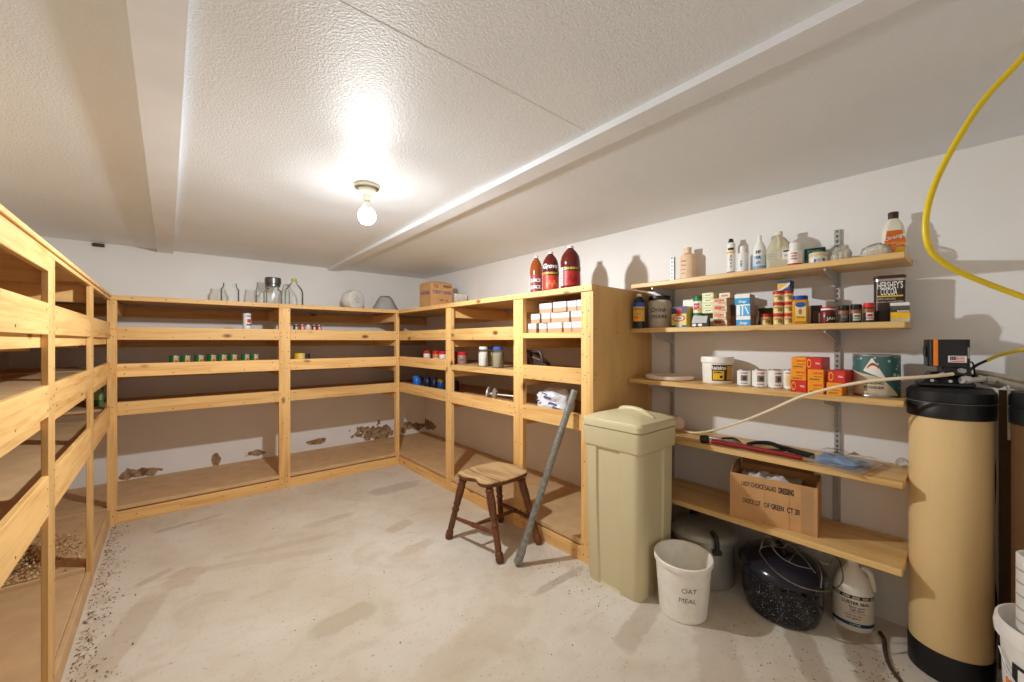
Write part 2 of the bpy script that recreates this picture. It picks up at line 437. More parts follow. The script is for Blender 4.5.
# boards over the ceiling seams
CEILB = plain('ceiling_board', (228, 230, 233), .55, .04, 5, .3)
def seam_board(name, xa, xb, w, th):
    mb = MB(); y0, y1 = YF, YB
    r0 = [Vector((xa, y0, ZC - th)), Vector((xa + w, y0, ZC - th)), Vector((xa + w, y0, ZC)), Vector((xa, y0, ZC))]
    r1 = [Vector((xb, y1, ZC - th)), Vector((xb + w, y1, ZC - th)), Vector((xb + w, y1, ZC)), Vector((xb, y1, ZC))]
    mb.loft([r0, r1], CEILB)
    o = mb.build(name, smooth=False); structure(o)
seam_board('trim_1', -.075, -.075, .112, .026)
seam_board('trim_2', 1.205, 1.37, .10, .026)

# ------------------------------------------------------------------ shelving
def board(name, parent, x0, y0, z0, x1, y1, z1, axis, nails=None, m=None, bev=.002):
    "one piece of timber; nails: list of (point, normal)"
    c = Vector(((x0 + x1) / 2, (y0 + y1) / 2, (z0 + z1) / 2))
    mb = MB(); mb.box(x0 - c.x, y0 - c.y, z0 - c.z, x1 - c.x, y1 - c.y, z1 - c.z, m or PINE[axis], bev)
    for p, nr in (nails or ()):
        q = Vector(p) - c + Vector(nr) * .0006
        mb.disc(q, nr, random.uniform(.0032, .0048), NAIL, 7)
    o = mb.build(name, smooth=False)
    o.parent = parent; o.location = c - Vector(parent.location)
    return o
TOP0, TOP1 = 1.628, 1.664
LEV = ((.785, .882), (1.065, 1.163), (1.338, 1.435))    # the rails: bottom, top
DK = [.835, 1.118, 1.385]                          # top of each shelf board behind the rails
DTH = .019
def jit(): return random.uniform(-.012, .012)

# back unit
bu = thing('wooden_shelving_unit', 'long pine shelving unit along the back white wall with can rows on its shelves', 'shelving', (.8, BF, 0))
bx = [(-.345, -.307), (.755, .846), (1.862, 1.90)]
nb = lambda x0, x1, zs: [((x + jit(), BF, z + jit()), (0, -1, 0)) for x in (x0, x1) for z in zs]
zs_n = [.05, .11, .81, .85, 1.09, 1.13, 1.36, 1.41, 1.60, .45, .6, 1.24, 1.5]
board('post', bu, *(.755, BF, 0, .846, BF + .038, TOP0), 'z', nb(.775, .826, zs_n))
board('post', bu, *(-.335, BF - .0, 0, -.282, BF + .038, TOP0), 'z', nb(-.315, -.30, zs_n[:9]))
board('post', bu, *(1.862, BF, 0, 1.90, BF + .05, TOP0), 'z', nb(1.878, 1.884, zs_n[:9]))
KT, KD = .085, .125
for x0, x1 in ((-.282, .755), (.846, 1.862)):
    for z0, z1 in LEV:
        nl = [((x + jit(), BF, (z0 + z1) / 2 + dz), (0, -1, 0)) for x in (x0 + .04, x1 - .04) for dz in (-.025, .025)] + [((x0 + (x1 - x0) * q, BF, z0 + .02), (0, -1, 0)) for q in (.3, .52, .75)]
        board('rail', bu, x0, BF, z0, x1, BF + .038, z1, 'x', nl)
    board('kick_board', bu, x0, BF, 0, x1, BF + .038, KT, 'x', [((x0 + (x1 - x0) * q, BF, .045), (0, -1, 0)) for q in (.1, .35, .6, .9)])
for zd in DK:
    board('shelf_board', bu, XL + .001, BF + .052, zd - DTH, XR - .001, YB - .001, zd, 'x', m=HARD)
    board('wall_cleat', bu, XL + .001, YB - .039, zd - DTH - .089, XR - .001, YB - .001, zd - DTH, 'x')
    for x in (-.33, .782, 1.862):
        board('cross_piece', bu, x, BF + .052, zd - DTH - .089, x + .038, YB - .039, zd - DTH, 'y')
board('bottom_board', bu, XL + .001, BF + .004, KD - .03, XR - .001, YB - .001, KD, 'x', m=HARD)
board('top_board', bu, XL + .001, BF + .038, TOP1 - .018, XR - .001, YB - .001, TOP1, 'x', m=PLY)
board('top_edge', bu, -.352, BF - .012, TOP0, 1.90, BF + .038, TOP1, 'x', [((x, BF - .012, TOP0 + .018), (0, -1, 0)) for x in [-.2 + .19 * k for k in range(11)]])
board('wall_cleat', bu, XL + .001, YB - .039, TOP0 - .09, XR - .001, YB - .001, TOP0, 'x')
for x in (-.33, .782, 1.862):
    board('cross_piece', bu, x, BF + .052, TOP0 - .089, x + .038, YB - .039, TOP0, 'y')

# left unit
lu = thing('wooden_shelving_unit', 'pine shelving unit along the left wall with wood shavings on its bottom board', 'shelving', (LF, 2.6, 0))
ly = [(1.00, 1.10), (2.12, 2.22), (3.13, 3.23)]
for y0, y1 in ly:
    board('post', lu, LF - .019, y0, 0, LF, y1, TOP0, 'z', [((LF, y + jit(), z + jit()), (1, 0, 0)) for y in (y0 + .02, y1 - .02) for z in zs_n])
LLEV = ((.72, .86), (1.065, 1.175), (1.352, 1.462))
bays = ((1.10, 2.12), (2.22, 3.13), (3.23, BF - .002))
for i, (y0, y1) in enumerate(bays):
    for j, (z0, z1) in enumerate(LLEV):
        nl = [((LF, y + jit(), (z0 + z1) / 2 + dz), (1, 0, 0)) for y in (y0 + .03, y1 - .03) for dz in (-.03, .03)] + [((LF, y0 + (y1 - y0) * q, z0 + .02), (1, 0, 0)) for q in (.3, .6)]
        board('rail', lu, LF - .019, y0, z0, LF, y1, z1, 'y', nl)
for (z0, z1) in LLEV:
    board('shelf_board', lu, XL + .001, 1.0, z0 + .031, LF - .020, BF - .002, z0 + .050, 'y', m=HARD)
    board('front_cleat', lu, LF - .058, 1.0, z0 - .045, LF - .020, BF - .002, z0 + .031, 'y')
    board('wall_cleat', lu, XL + .001, 1.0, z0 - .058, XL + .039, BF - .002, z0 + .031, 'y')
    for y in (1.03, 2.17, 3.18):
        board('cross_piece', lu, XL + .039, y, z0 - .058, LF - .059, y + .038, z0 + .031, 'x')
board('top_board', lu, XL + .001, 1.0, TOP1 - .018, LF + .008, BF - .013, TOP1, 'y', m=PLY)
board('top_rail', lu, LF - .019, 1.10, TOP0 - .055, LF, 2.12, TOP1 - .018, 'y')
board('top_edge', lu, LF - .019, 2.12, TOP0, LF, BF - .013, TOP1 - .018, 'y')
board('wall_cleat', lu, XL + .001, 1.0, TOP0 - .105, XL + .039, BF - .013, TOP0 - .016, 'y')
for y in (1.03, 2.17, 3.18):
    board('cross_piece', lu, XL + .039, y, TOP0 - .089, LF - .020, y + .038, TOP0, 'x')
board('bottom_board', lu, XL + .001, 1.0, .0, LF - .022, 3.13, .090, 'y', m=HARD, bev=.004)
board('bottom_board', lu, XL + .001, 3.131, .0, LF - .022, BF - .002, .112, 'y', m=HARD, bev=.004)
board('kick_board', lu, LF - .0205, 1.10, 0, LF - .002, 2.12, .088, 'y', m=HARD)
board('kick_board', lu, LF - .0205, 2.22, 0, LF - .002, 3.13, .088, 'y', m=HARD)
board('kick_board', lu, LF - .0205, 3.23, 0, LF - .002, BF - .002, .110, 'y', m=HARD)

# right unit
ru = thing('wooden_shelving_unit', 'pine shelving unit against the right wall with a closed plywood end panel', 'shelving', (RF, 2.8, 0))
ry = [(3.055, 3.14), (2.105, 2.205), (RE, 1.578)]
for y0, y1 in ry:
    board('post', ru, RF, y0, 0, RF + .038, y1, TOP0, 'z', [((RF, y + jit(), z + jit()), (-1, 0, 0)) for y in (y0 + .02, y1 - .02) for z in zs_n])
rb = ((3.14, BF - .002), (2.205, 3.055), (1.578, 2.105))
def rrail(b, j):
    y0, y1 = rb[b]; z0, z1 = LEV[j]
    nl = [((RF, y + jit(), (z0 + z1) / 2 + dz), (-1, 0, 0)) for y in (y0 + .03, y1 - .03) for dz in (-.025, .025)] + [((RF, y0 + (y1 - y0) * q, z0 + .02), (-1, 0, 0)) for q in (.3, .6)]
    board('rail', ru, RF, y0, z0, RF + .038, y1, z1, 'y', nl)
for b, j in ((0, 0), (0, 1), (0, 2), (1, 0), (1, 2), (2, 0), (2, 1)): rrail(b, j)
for j, zd in enumerate(DK):
    board('shelf_board', ru, RF + .039, RE + .031, zd - DTH, XR - .001, BF + .05, zd, 'y', m=HARD)
    board('wall_cleat', ru, XR - .039, RE + .031, zd - DTH - .089, XR - .001, BF + .05, zd - DTH, 'y')
    for y in (3.08, 2.135, RE + .031):
        board('cross_piece', ru, RF + .039, y, zd - DTH - .089, XR - .039, y + .038, zd - DTH, 'x')
board('shelf_edge', ru, RF + .002, 1.578, DK[2] - .036, RF + .038, 2.105, DK[2], 'y')
board('shelf_edge', ru, RF + .002, 2.205, DK[1] - .044, RF + .038, 3.055, DK[1], 'y')
for y0, y1 in rb:
    board('kick_board', ru, RF, y0, 0, RF + .038, y1, KT, 'y', [((RF, y0 + (y1 - y0) * q, .045), (-1, 0, 0)) for q in (.1, .5, .9)])
board('bottom_board', ru, RF + .004, RE + .031, KD - .03, XR - .001, BF + .003, KD, 'y', m=HARD)
board('top_board', ru, RF + .038, RE + .031, TOP1 - .018, XR - .001, BF + .037, TOP1, 'y', m=PLY)
board('top_edge', ru, RF - .012, RE - .018, TOP0, RF + .038, BF - .013, TOP1, 'y', [((RF - .012, 1.55 + .24 * k, TOP0 + .018), (-1, 0, 0)) for k in range(10)])
board('wall_cleat', ru, XR - .039, RE + .031, TOP0 - .09, XR - .001, BF, TOP0 - .018, 'y')
for y in (3.08, 2.135, RE + .031):
    board('cross_piece', ru, RF + .039, y, TOP0 - .089, XR - .039, y + .038, TOP0, 'x')
nails = [((RF + .02 + jit() * .5, z), 0) for z in (.2, .5, .8, .84, 1.1, 1.13, 1.36, 1.4, 1.6)] + [((x, z + jit()), 0) for x in (2.15, 2.4) for z in (.84, 1.1, 1.37)]
mb = MB(); pc = Vector((2.25, RE, .83))
py = lambda x: (RE - .018) + .030 * (x - RF) / (XR - RF)
mb.loft([[Vector((x, py(x) + dy, z)) - pc for x, dy in ((RF, 0), (XR - .001, 0), (XR - .001, .018), (RF, .018))] for z in (0, TOP1)], PLY)
for (x, z), _ in nails: mb.disc(Vector((x, py(x) - .0008, z)) - pc, (.04, -1, 0), .004, NAIL, 7)
o = mb.build('end_panel', ru, smooth=False); o.location = pc - Vector(ru.location)

# ------------------------------------------------------------------ open shelves on the right wall
SH = [(1.673, 2.31), (1.384, 2.31), (1.057, 2.28), (.730, 2.25), (.388, 2.22)]    # underside, front edge
ST = .028
SY0, SY1 = .205, RE - .006
names = ['topmost board shelf on the right wall, holding bottles and a jug', 'second board shelf from the top, crowded with spice jars and cartons',
         'third board shelf from the top, holding the yellow tea boxes', 'fourth board shelf from the top, holding the red bolt cutter', 'lowest deep board shelf, holding the open cardboard box']
YST = (1.361, .478)
ZINC = plain('zinc_track', (176, 176, 174), .4, .06, 30, .5, .25)
for i, (z, xf) in enumerate(SH):
    t = thing('wall_shelf', names[i], 'shelf', (XR, (SY0 + SY1) / 2, z), group='board shelves on the right wall')
    board('board', t, xf, SY0, z, XR - .016, SY1, z + ST, 'y', m=SHELF, bev=.003)
    for ys in YST:
        mb = MB()
        L = XR - .016 - (xf + .02)
        prof = [(-.012, 0), (-.012 - L, 0), (-.012 - L, -.014), (-.06, -.055), (-.012, -.075)]
        mb.loft([[Vector((x, dy, q)) for x, q in prof] for dy in (-.004, .004)], ZINC)
        o = mb.build('bracket', t, smooth=False); o.location = Vector((XR, ys, z)) - Vector(t.location)
for k, ys in enumerate(YST):
    mb = MB()
    z0, z1 = .30, 1.897
    for a, b, c, d in ((-.0125, -.0125, -.009, .0), (.009, -.0125, .0125, 0)): mb.box(b, a, z0, d, c, z1, ZINC)
    mb.box(-.0025, -.009, z0, 0, .009, z1, ZINC)
    mb.box(-.0125, -.0095, z0, -.0105, -.004, z1, ZINC); mb.box(-.0125, .004, z0, -.0105, .0095, z1, ZINC)
    z = z0 + .02
    while z < z1 - .01:
        mb.box(-.0126, -.004, z, -.0105, .004, z + .012, ZINC); z += .0254
    o = mb.build('shelf_track', loc=(XR - .0005, ys, 0), smooth=False)
    tag(o, ['slotted metal shelf track on the wall beside the plywood end panel', 'slotted metal shelf track rising through the shelves behind the orange tea boxes'][k], 'shelf track', 'slotted shelf tracks')

# ------------------------------------------------------------------ lamp
POWER = 170
LX, LY, LZ = .80, 2.115, 1.985
lamp = thing('ceiling_light', 'lit bare bulb in a white porcelain lampholder on the ceiling', 'light', (LX, LY, ZC))
PORC = plain('porcelain', (232, 226, 204), .25, .03)
MB().lathe([(.056, 0), (.065, -.006), (.063, -.018), (.046, -.022), (.048, -.036), (.044, -.043), (.030, -.047), (.02, -.05)], [PORC, PORC, plain('porcelain_groove', (112, 106, 86), .4), PORC, PORC, PORC, PORC], 40).build('lampholder', lamp)
MB().lathe([(.019, -.048), (.018, -.078), (.016, -.082)], PORC, 24).build('socket', lamp)
MB().lathe([(.0135, -.080), (.014, -.092), (.0235, -.112), (.031, -.135)], [STEEL, WHITE, WHITE], 24).build('bulb_collar', lamp)
m = bpy.data.materials.new('lit_bulb'); m.use_nodes = True
nt = m.node_tree; nt.nodes.clear()
em = N(nt, 'ShaderNodeEmission'); em.inputs['Color'].default_value = (1, .97, .93, 1); em.inputs['Strength'].default_value = 60
tr = N(nt, 'ShaderNodeBsdfTransparent'); ms = N(nt, 'ShaderNodeMixShader'); ms.inputs[0].default_value = .35
nt.links.new(tr.outputs[0], ms.inputs[1]); nt.links.new(em.outputs[0], ms.inputs[2])
oo = N(nt, 'ShaderNodeOutputMaterial'); nt.links.new(ms.outputs[0], oo.inputs[0])
# point light inside the bulb; upward output cut by hand to spare the ceiling
li = bpy.data.lights.new('bulb_glow', 'POINT'); li.energy = POWER; li.color = (.915, .968, 1); li.shadow_soft_size = .028; li.use_nodes = True
nt = li.node_tree; em = nt.nodes['Emission']
tcn = N(nt, 'ShaderNodeTexCoord'); sx = N(nt, 'ShaderNodeSeparateXYZ'); nt.links.new(tcn.outputs['Normal'], sx.inputs[0])
mr = N(nt, 'ShaderNodeMapRange'); mr.inputs['From Min'].default_value = -1; mr.inputs['From Max'].default_value = 1; nt.links.new(sx.outputs['Z'], mr.inputs['Value'])
g_ = lambda q: (q, q, q, 1)
er = ramp(nt, [(0, g_(.62)), (.15, g_(.75)), (.36, g_(1)), (.48, g_(.85)), (.53, g_(.64)), (.58, g_(.32)), (.66, g_(.09)), (.78, g_(.03))]); nt.links.new(mr.outputs[0], er.inputs['Fac'])
nt.links.new(er.outputs['Color'], em.inputs['Strength'])
lob = bpy.data.objects.new('bulb_glow', li); COL.objects.link(lob); lob.parent = lamp; lob.location = (0, 0, -.166)
MB().lathe([(.0312, -.130), (.040, -.142), (.0445, -.158), (.0445, -.172), (.039, -.189), (.029, -.201), (.014, -.2085), (.0005, -.2105)], m, 32).build('bulb', lamp)


# ------------------------------------------------------------------ helpers for the goods on the shelves
S1, S2, S3, S4, S5 = [z + ST for z, xf in SH]
def wrapf(mb, Rr, a0, a1, f0, f1, m, sx=1, sy=1, eps=.0007, n=24):
    "label patch between two curves f0(angle), f1(angle) round the front of a body"
    vs = []
    for k in range(n + 1):
        d = a0 + (a1 - a0) * k / n; a = R(d); q0 = f0(d); q1 = max(q0, f1(d))
        for z in (q0, q1): vs.append(Vector(((Rr * sx + eps) * math.sin(a), -(Rr * sy + eps) * math.cos(a), z)))
    mb.faces(vs, [(2 * k, 2 * k + 2, 2 * k + 3, 2 * k + 1) for k in range(n)], m)
def carton(name, label, cat, X, u0, u1, vt, zb, depth, m, rz=-90, group=None, zt=None, skew=0):
    "an upright box whose front stands at X; returns thing, mesh builder, half depth, width, height"
    y0, t, s = col(u0, X); y1 = col(u1, X)[0]
    w = y0 - y1; tm = col((u0 + u1) / 2, X)[1]
    h = (H + (341 - vt) / F * tm - zb) if zt is None else zt - zb
    t = thing(name, label, cat, (X + depth / 2, (y0 + y1) / 2, zb), rz + skew, group)
    mb = MB(); mb.box(-w / 2, -depth / 2, 0, w / 2, depth / 2, h, m, .0015)
    return t, mb, depth / 2, w, h
def patch(mb, d, x0, z0, x1, z1, m, eps=.0009):
    mb.faces([Vector((x0, -d - eps, z0)), Vector((x1, -d - eps, z0)), Vector((x1, -d - eps, z1)), Vector((x0, -d - eps, z1))], [(0, 1, 2, 3)], m)
def oval(mb, d, x, z, a, b, m, eps=.0014, n=20):
    mb.faces([Vector((x + a * math.cos(2 * PI * k / n), -d - eps, z + b * math.sin(2 * PI * k / n))) for k in range(n)], [tuple(range(n))], m)
def stand(name, label, cat, X, u0, u1, vt, zb, rz=-78, group=None):
    y, d, h = spot(u0, u1, vt, X, zb)
    return thing(name, label, cat, (X, y, zb), rz, group), d / 2, h
def cap(t, r, z0, h, m, name='cap', seg=24):
    return MB().lathe([(r, z0), (r, z0 + h * .85), (r * .9, z0 + h)], m, seg).build(name, t)

# ================================================================== topmost wall shelf
t, r, h = stand('lotion_bottle', 'tan bottle with red lettering at the left end of the topmost wall shelf', 'bottle', 2.53, 680, 695.5, 248, S1, -75)
TAN = C((226, 196, 160))
mb = MB(); mb.lathe([(r * .97, 0), (r, .006), (r, h * .74), (r * .9, h * .80), (r * .5, h * .84)], TAN, 32, 1, .72)
for k, (w_, z) in enumerate(((.030, .62), (.026, .5), (.022, .38), (.016, .27))):
    mb.text(('Oasis', 'Lotion', 'body', 'mild')[k], .022 - .003 * k, RED if k != 1 else NAVY, cyl(r, z * h, 1, .72, -28), w_ * 1.2, .02)
mb.build('body', t); MB().lathe([(r * .5, h * .84), (r * .52, h), (r * .46, h)], TAN, 24).build('cap', t)
t, r, h = stand('white_tube', 'white tube with blue lettering and a dark tip on the topmost wall shelf', 'tube', 2.535, 726.5, 735.5, 239, S1, -72)
mb = MB(); mb.lathe([(r, 0), (r, h * .86), (r * .7, h * .90)], WHITE, 24)
mb.wrap(r, 0, h * .16, -60, 60, BLUE); mb.wrap(r, h * .62, h * .67, -60, 60, YEL); mb.wrap(r, h * .70, h * .76, -40, 40, DARK)
for k in range(4): mb.text('ZOS2'[k], .016, BLUE if k % 2 else NAVY, cyl(r, h * (.54 - .085 * k)), .018, .03)
mb.build('body', t); MB().lathe([(r * .68, h * .9), (r * .45, h), (r * .3, h)], DARK, 20).build('cap', t)
t, r, h = stand('lotion_bottle', 'small slim white bottle with white cap between the white tube and the blue-white bottle', 'bottle', 2.53, 737.5, 748, 246.5, S1, -72)
mb = MB(); mb.lathe([(r, 0), (r, h * .72), (r * .85, h * .78), (r * .5, h * .8)], WHITE, 24)
mb.text('care', .02, BLUE, lambda x, y: cyl(r, h * .42, 1, 1, -20)(y * -1, x), .05, .02); mb.build('body', t)
MB().lathe([(r * .55, h * .8), (r * .55, h), (r * .48, h)], WHITE, 20).build('cap', t)
t, r, h = stand('shampoo_bottle', 'tall white and blue bottle with a narrow cap beside the pale gallon jug', 'bottle', 2.53, 752.5, 766.5, 235.5, S1, -72)
SKY = C((110, 170, 214))
mb = MB(); mb.lathe([(r, 0), (r, h * .22), (r, h * .48), (r * .88, h * .7), (r * .5, h * .82)], [SKY, C((196, 212, 226)), WHITE, WHITE], 28)
for k in range(3): mb.text('FRX'[k] * 2, .026, NAVY, cyl(r, h * (.55 - .13 * k), 1, 1, -12), .026, .03)
mb.wrap(r, h * .12, h * .16, -30, 30, ORANGE)
mb.build('body', t); MB().lathe([(r * .36, h * .82), (r * .34, h * .98), (r * .28, h)], WHITE, 20).build('cap', t)
def gallon(t, r, h, mat, capm, hand=True):
    mb = MB(); rs = []
    for q, z in ((.9, 0), (1, .02), (1, .45), (.97, .55), (.8, .70), (.5, .82), (.26, .88), (.24, .93)):
        rs.append(rrect(r * q, r * q, r * q * (.35 if z < .5 else .7), z * h))
    mb.loft(rs, mat)
    if hand: mb.tube([(0, -r * .62, h * .52), (0, -r * .98, h * .60), (0, -r * .86, h * .76), (0, -r * .3, h * .86)], r * .15, mat, 10, smooth=5)
    mb.build('body', t)
    MB().lathe([(r * .3, h * .92), (r * .3, h * .99), (r * .25, h)], capm, 20).build('cap', t)
t, r, h = stand('gallon_jug', 'pale translucent gallon jug with a small label on the topmost wall shelf', 'jug', 2.50, 766, 792, 232, S1, -30)
gallon(t, r * 1.0, h, MILKY, CREAM)
mb = MB(); d = r * 1.0; t.rotation_euler.z = R(-72)
patch(mb, d, -.055, h * .28, .004, h * .46, C((206, 202, 184))); patch(mb, d, .012, h * .26, .05, h * .5, WHITE); patch(mb, d + .0006, .016, h * .44, .046, h * .48, DARK)
mb.text('jug', .016, NAVY, flat(d + .002, .031, h * .36), .02)
for k in range(3): patch(mb, d + .0006, -.05, h * (.31 + .045 * k), -.008, h * (.318 + .045 * k), C((150, 146, 130)))
mb.build('label', t)
t, r, h = stand('pump_bottle', 'short white bottle with red writing and red base band on the topmost wall shelf', 'bottle', 2.435, 787.5, 802.5, 243, S1, -74)
mb = MB(); mb.lathe([(r * .96, 0), (r, .006), (r, h * .18), (r, h * .68), (r * .8, h * .72)], [RED, RED, WHITE, WHITE], 28)
for k, s in enumerate(('PURE', 'clean', 'soap')): mb.text(s, .018, RED, cyl(r, h * (.56 - .1 * k), 1, 1, -10), .026, .02)
mb.build('body', t); MB().lathe([(r * .78, h * .72), (r * .78, h * .97), (r * .7, h)], WHITE, 24).build('cap', t)
y, t_, s_ = col(815, 2.545)
t = thing('tin_box', 'dark green flat tin standing behind the cream jar', 'tin', (2.545, y, S1), -80)
mb = MB(); mb.box(-.044, -.02, 0, .044, .02, .108, C((22, 74, 70)), .004, 2); patch(mb, .02, -.03, .084, .03, .098, C((60, 120, 112))); mb.text('BALM', .012, CREAM, flat(.0215, 0, .091), .045); mb.build('body', t)
t, r, h = stand('cream_jar', 'squat cream jar with a blue label under the shelf-bracket end of the topmost shelf', 'jar', 2.46, 808.5, 827.5, 253, S1, -74)
t['label'] = 'squat cream jar with a blue and white label in front of the green tin'
mb = MB(); mb.lathe([(r * .95, 0), (r, .005), (r, h * .68), (r * .94, h * .74)], CREAM, 32); mb.wrap(r, h * .15, h * .55, -55, 45, WHITE); mb.wrap(r, h * .22, h * .5, -30, 40, BLUE, eps=.0012)
mb.text('Silk', .022, WHITE, cyl(r, h * .36, 1, 1, 5, .0016), .045, .02); mb.build('body', t); MB().lathe([(r, h * .74), (r * 1.02, h * .78), (r, h * .98), (r * .9, h)], C((214, 196, 158)), 32).build('lid', t)
def blob(mb, rx, ry, rz, m, seed, amp=.18, fl=.0, n=3, fr=2.2):
    "a crumpled bag: ball with folded skin, flat underneath"
    b2 = bmesh.new(); bmesh.ops.create_icosphere(b2, subdivisions=n, radius=1)
    vs = []
    for v in b2.verts:
        p = v.co; q = 1 + amp * noise.noise(p * fr + Vector((seed, 0, 0))) + amp * .6 * abs(noise.noise(p * fr * 2.3 + Vector((0, seed, 0))))
        z = p.z * q
        vs.append(Vector((p.x * q * rx, p.y * q * ry, max(fl, (z + .75) / 1.75) * rz)))
    b2.verts.index_update(); fs = [[v.index for v in f.verts] for f in b2.faces]
    b2.free(); mb.faces(vs, fs, m)
for k, (u0, u1, vt, hh, seed, lab, content) in enumerate(((831, 851, 248, .085, 3.1, 'small clear plastic bag of cream packets in front of the metal shelf track', CREAM), (861, 892, 247, .072, 8.2, 'long clear plastic bag of pale packets in front of the orange-labelled bottle', C((222, 214, 190))))):
    y0 = col(u0, 2.45)[0]; y1 = col(u1, 2.45)[0]; hw = (y0 - y1) / 2
    t = thing('plastic_bag', lab, 'bag', (2.45, (y0 + y1) / 2, S1), -85, 'clear bags on the topmost shelf')
    mb = MB(); blob(mb, hw, .045, hh, FILM, seed, .22); mb.build('film', t)
    mb = MB()
    for q in range(3 + 2 * k): 
        x = -hw * .6 + 1.2 * hw * q / (2 + 2 * k); mb.box(x - hw * .16, -.022, .006, x + hw * .16, .022, hh * (.62 + .12 * ((q * 7) % 3 - 1)), content, .004, 2)
    mb.build('contents', t)
t, r, h = stand('detergent_bottle', 'white bottle with an orange label and dark cap on the topmost wall shelf', 'bottle', 2.525, 880.5, 906, 212.5, S1, -72)
mb = MB(); hx = r * 1.0; sect = []
for q, z in ((.94, 0), (1, .03), (1.0, .3), (.94, .55), (.74, .74), (.42, .84), (.36, .87)):
    sect.append(rrect(hx * q, r * .55 * min(1, q + .1), r * .5 * min(1, q), z * h))
mb.loft(sect, MILKY if False else C((232, 226, 208))); d = r * .55
def fr_(x0, x1, z0, z1, m, e=0):
    mb.faces([Vector((x, -d * min(1, (1 - max(0, z / h - .3) * .35)) - .0015 - e - .003 * (z / h > .5), z)) for x, z in ((x0[0], z0), (x0[1], z0), (x1[1], z1), (x1[0], z1))], [(0, 1, 2, 3)], m)
fr_((-r * .72, r * .8), (-r * .84, r * .88), h * .12, h * .36, ORANGE); fr_((-r * .84, r * .88), (-r * .62, r * .56), h * .36, h * .60, C((214, 112, 24)), .0002)
fr_((-r * .1, r * .72), (r * .1, r * .78), h * .1, h * .24, YEL, .001)
mb.text('Orange', .03, WHITE, lambda x, y: Vector((x, -d * .97 - .006, h * .46 + y + x * .25)), .072, .015)
mb.text('Citrus', .022, CREAM, lambda x, y: Vector((x + .015, -d - .004, h * .3 + y)), .06, .01)
mb.build('body', t); MB().lathe([(r * .42, h * .86), (r * .44, h * .98), (r * .4, h)], C((58, 44, 36)), 20).build('cap', t)

# ================================================================== second wall shelf
t, r, h = stand('syrup_bottle', 'dark plastic bottle with a blue and yellow label and beige cap beside the end panel', 'bottle', 2.335, 633, 645.5, 294, S2, -62)
DKB = C((44, 42, 52), .25)
mb = MB(); mb.lathe([(r * .95, 0), (r, .006), (r, h * .72), (r * .8, h * .82), (r * .42, h * .9), (r * .38, h * .92)], DKB, 32)
mb.wrap(r, h * .2, h * .62, -70, 60, C((232, 180, 76))); mb.wrap(r, h * .62, h * .74, -70, 60, BLUE)
mb.text('VANILLA', .016, NAVY, cyl(r, h * .55, 1, 1, -5), .07, .02); mb.text('flavor', .014, NAVY, cyl(r, h * .42, 1, 1, -5), .05, .01); mb.wrap(r, h * .27, h * .36, -50, 0, ORANGE, eps=.001); mb.build('body', t)
cap(t, r * .42, h * .92, h * .08, CREAM)
t, r, h = stand('drink_mix_jar', 'large frosted jar with black lid and handwritten marker words', 'jar', 2.480, 647.5, 671.5, 296.5, S2, -62)
FROST = C((206, 196, 178), .35)
mb = MB(); mb.lathe([(r * .94, 0), (r, .01), (r, h * .78), (r * .93, h * .84), (r * .88, h * .87)], FROST, 36)
mb.text('Drink', .05, INK, cyl(r, h * .56, 1, 1, -6), .1, .006, .25); mb.text('mixes', .05, INK, cyl(r, h * .37, 1, 1, -4), .105, .006, .25); mb.build('body', t)
MB().lathe([(r * .9, h * .87), (r * .92, h * .9), (r * .92, h), (r * .85, h)], BLACK, 36).build('lid', t)
t, mb, d, w, h = carton('salt_box', 'blue and yellow carton with a red oval beside the frosted drink jar', 'carton', 2.390, 671.5, 686.5, 306.5, S2, .075, C((222, 200, 90)))
patch(mb, d, -w / 2, h * .66, w / 2, h, NAVY); patch(mb, d, -w / 2, 0, w / 2, h * .12, C((30, 92, 120))); patch(mb, d, -w * .18, h * .62, w * .18, h * .92, RED, .0013); oval(mb, d, 0, h * .45, w * .42, h * .15, RED); oval(mb, d, 0, h * .45, w * .34, h * .11, CREAM, .002)
mb.text('Sugar', .02, RED, flat(d + .0024, 0, h * .45), w * .5, .02); patch(mb, d, -w * .2, h * .04, w * .2, h * .26, C((214, 208, 190)), .0013); mb.build('body', t)
t, mb, d, w, h = carton('tall_carton', 'grey carton with a white upper half behind the blue and yellow carton', 'carton', 2.490, 683, 697, 299.5, S2, .06, C((150, 144, 142)))
patch(mb, d, -w / 2, h * .76, w / 2, h * .985, WHITE); patch(mb, d, -w * .3, h * .52, w * .1, h * .7, NAVY); mb.build('body', t)
CG = [C((64, 142, 84)), C((230, 224, 206))]
for k in range(2):
    zb = S2 + .0 + k * .088
    t, r, h_ = stand('juice_can', ['lower green-rimmed can with a red fruit picture under its twin', 'upper green-rimmed can stacked on another beside the cracker boxes'][k], 'can', 2.450, 693, 704.5, 300, S2, -70, 'stacked fruit cans'); t.location.z = zb; h = .088
    mb = MB(); mb.lathe([(r, 0), (r, h * .8), (r, h)], [WHITE, C((36, 120, 62))], 28); mb.wrap(r, h * .2, h * .65, -50, 10, C((206, 52, 48))); mb.wrap(r, h * .08, h * .3, -10, 40, C((240, 180, 90)), eps=.001); mb.text('FRUIT', .014, WHITE, cyl(r, h * .45, 1, 1, -18), .034, .02); mb.build('body', t)
    if k: MB().lathe([(r * 1.02, h), (r * 1.02, h + .012), (r * .95, h + .013)], C((20, 104, 46)), 28).build('lid', t)
PALE = C((220, 222, 170))
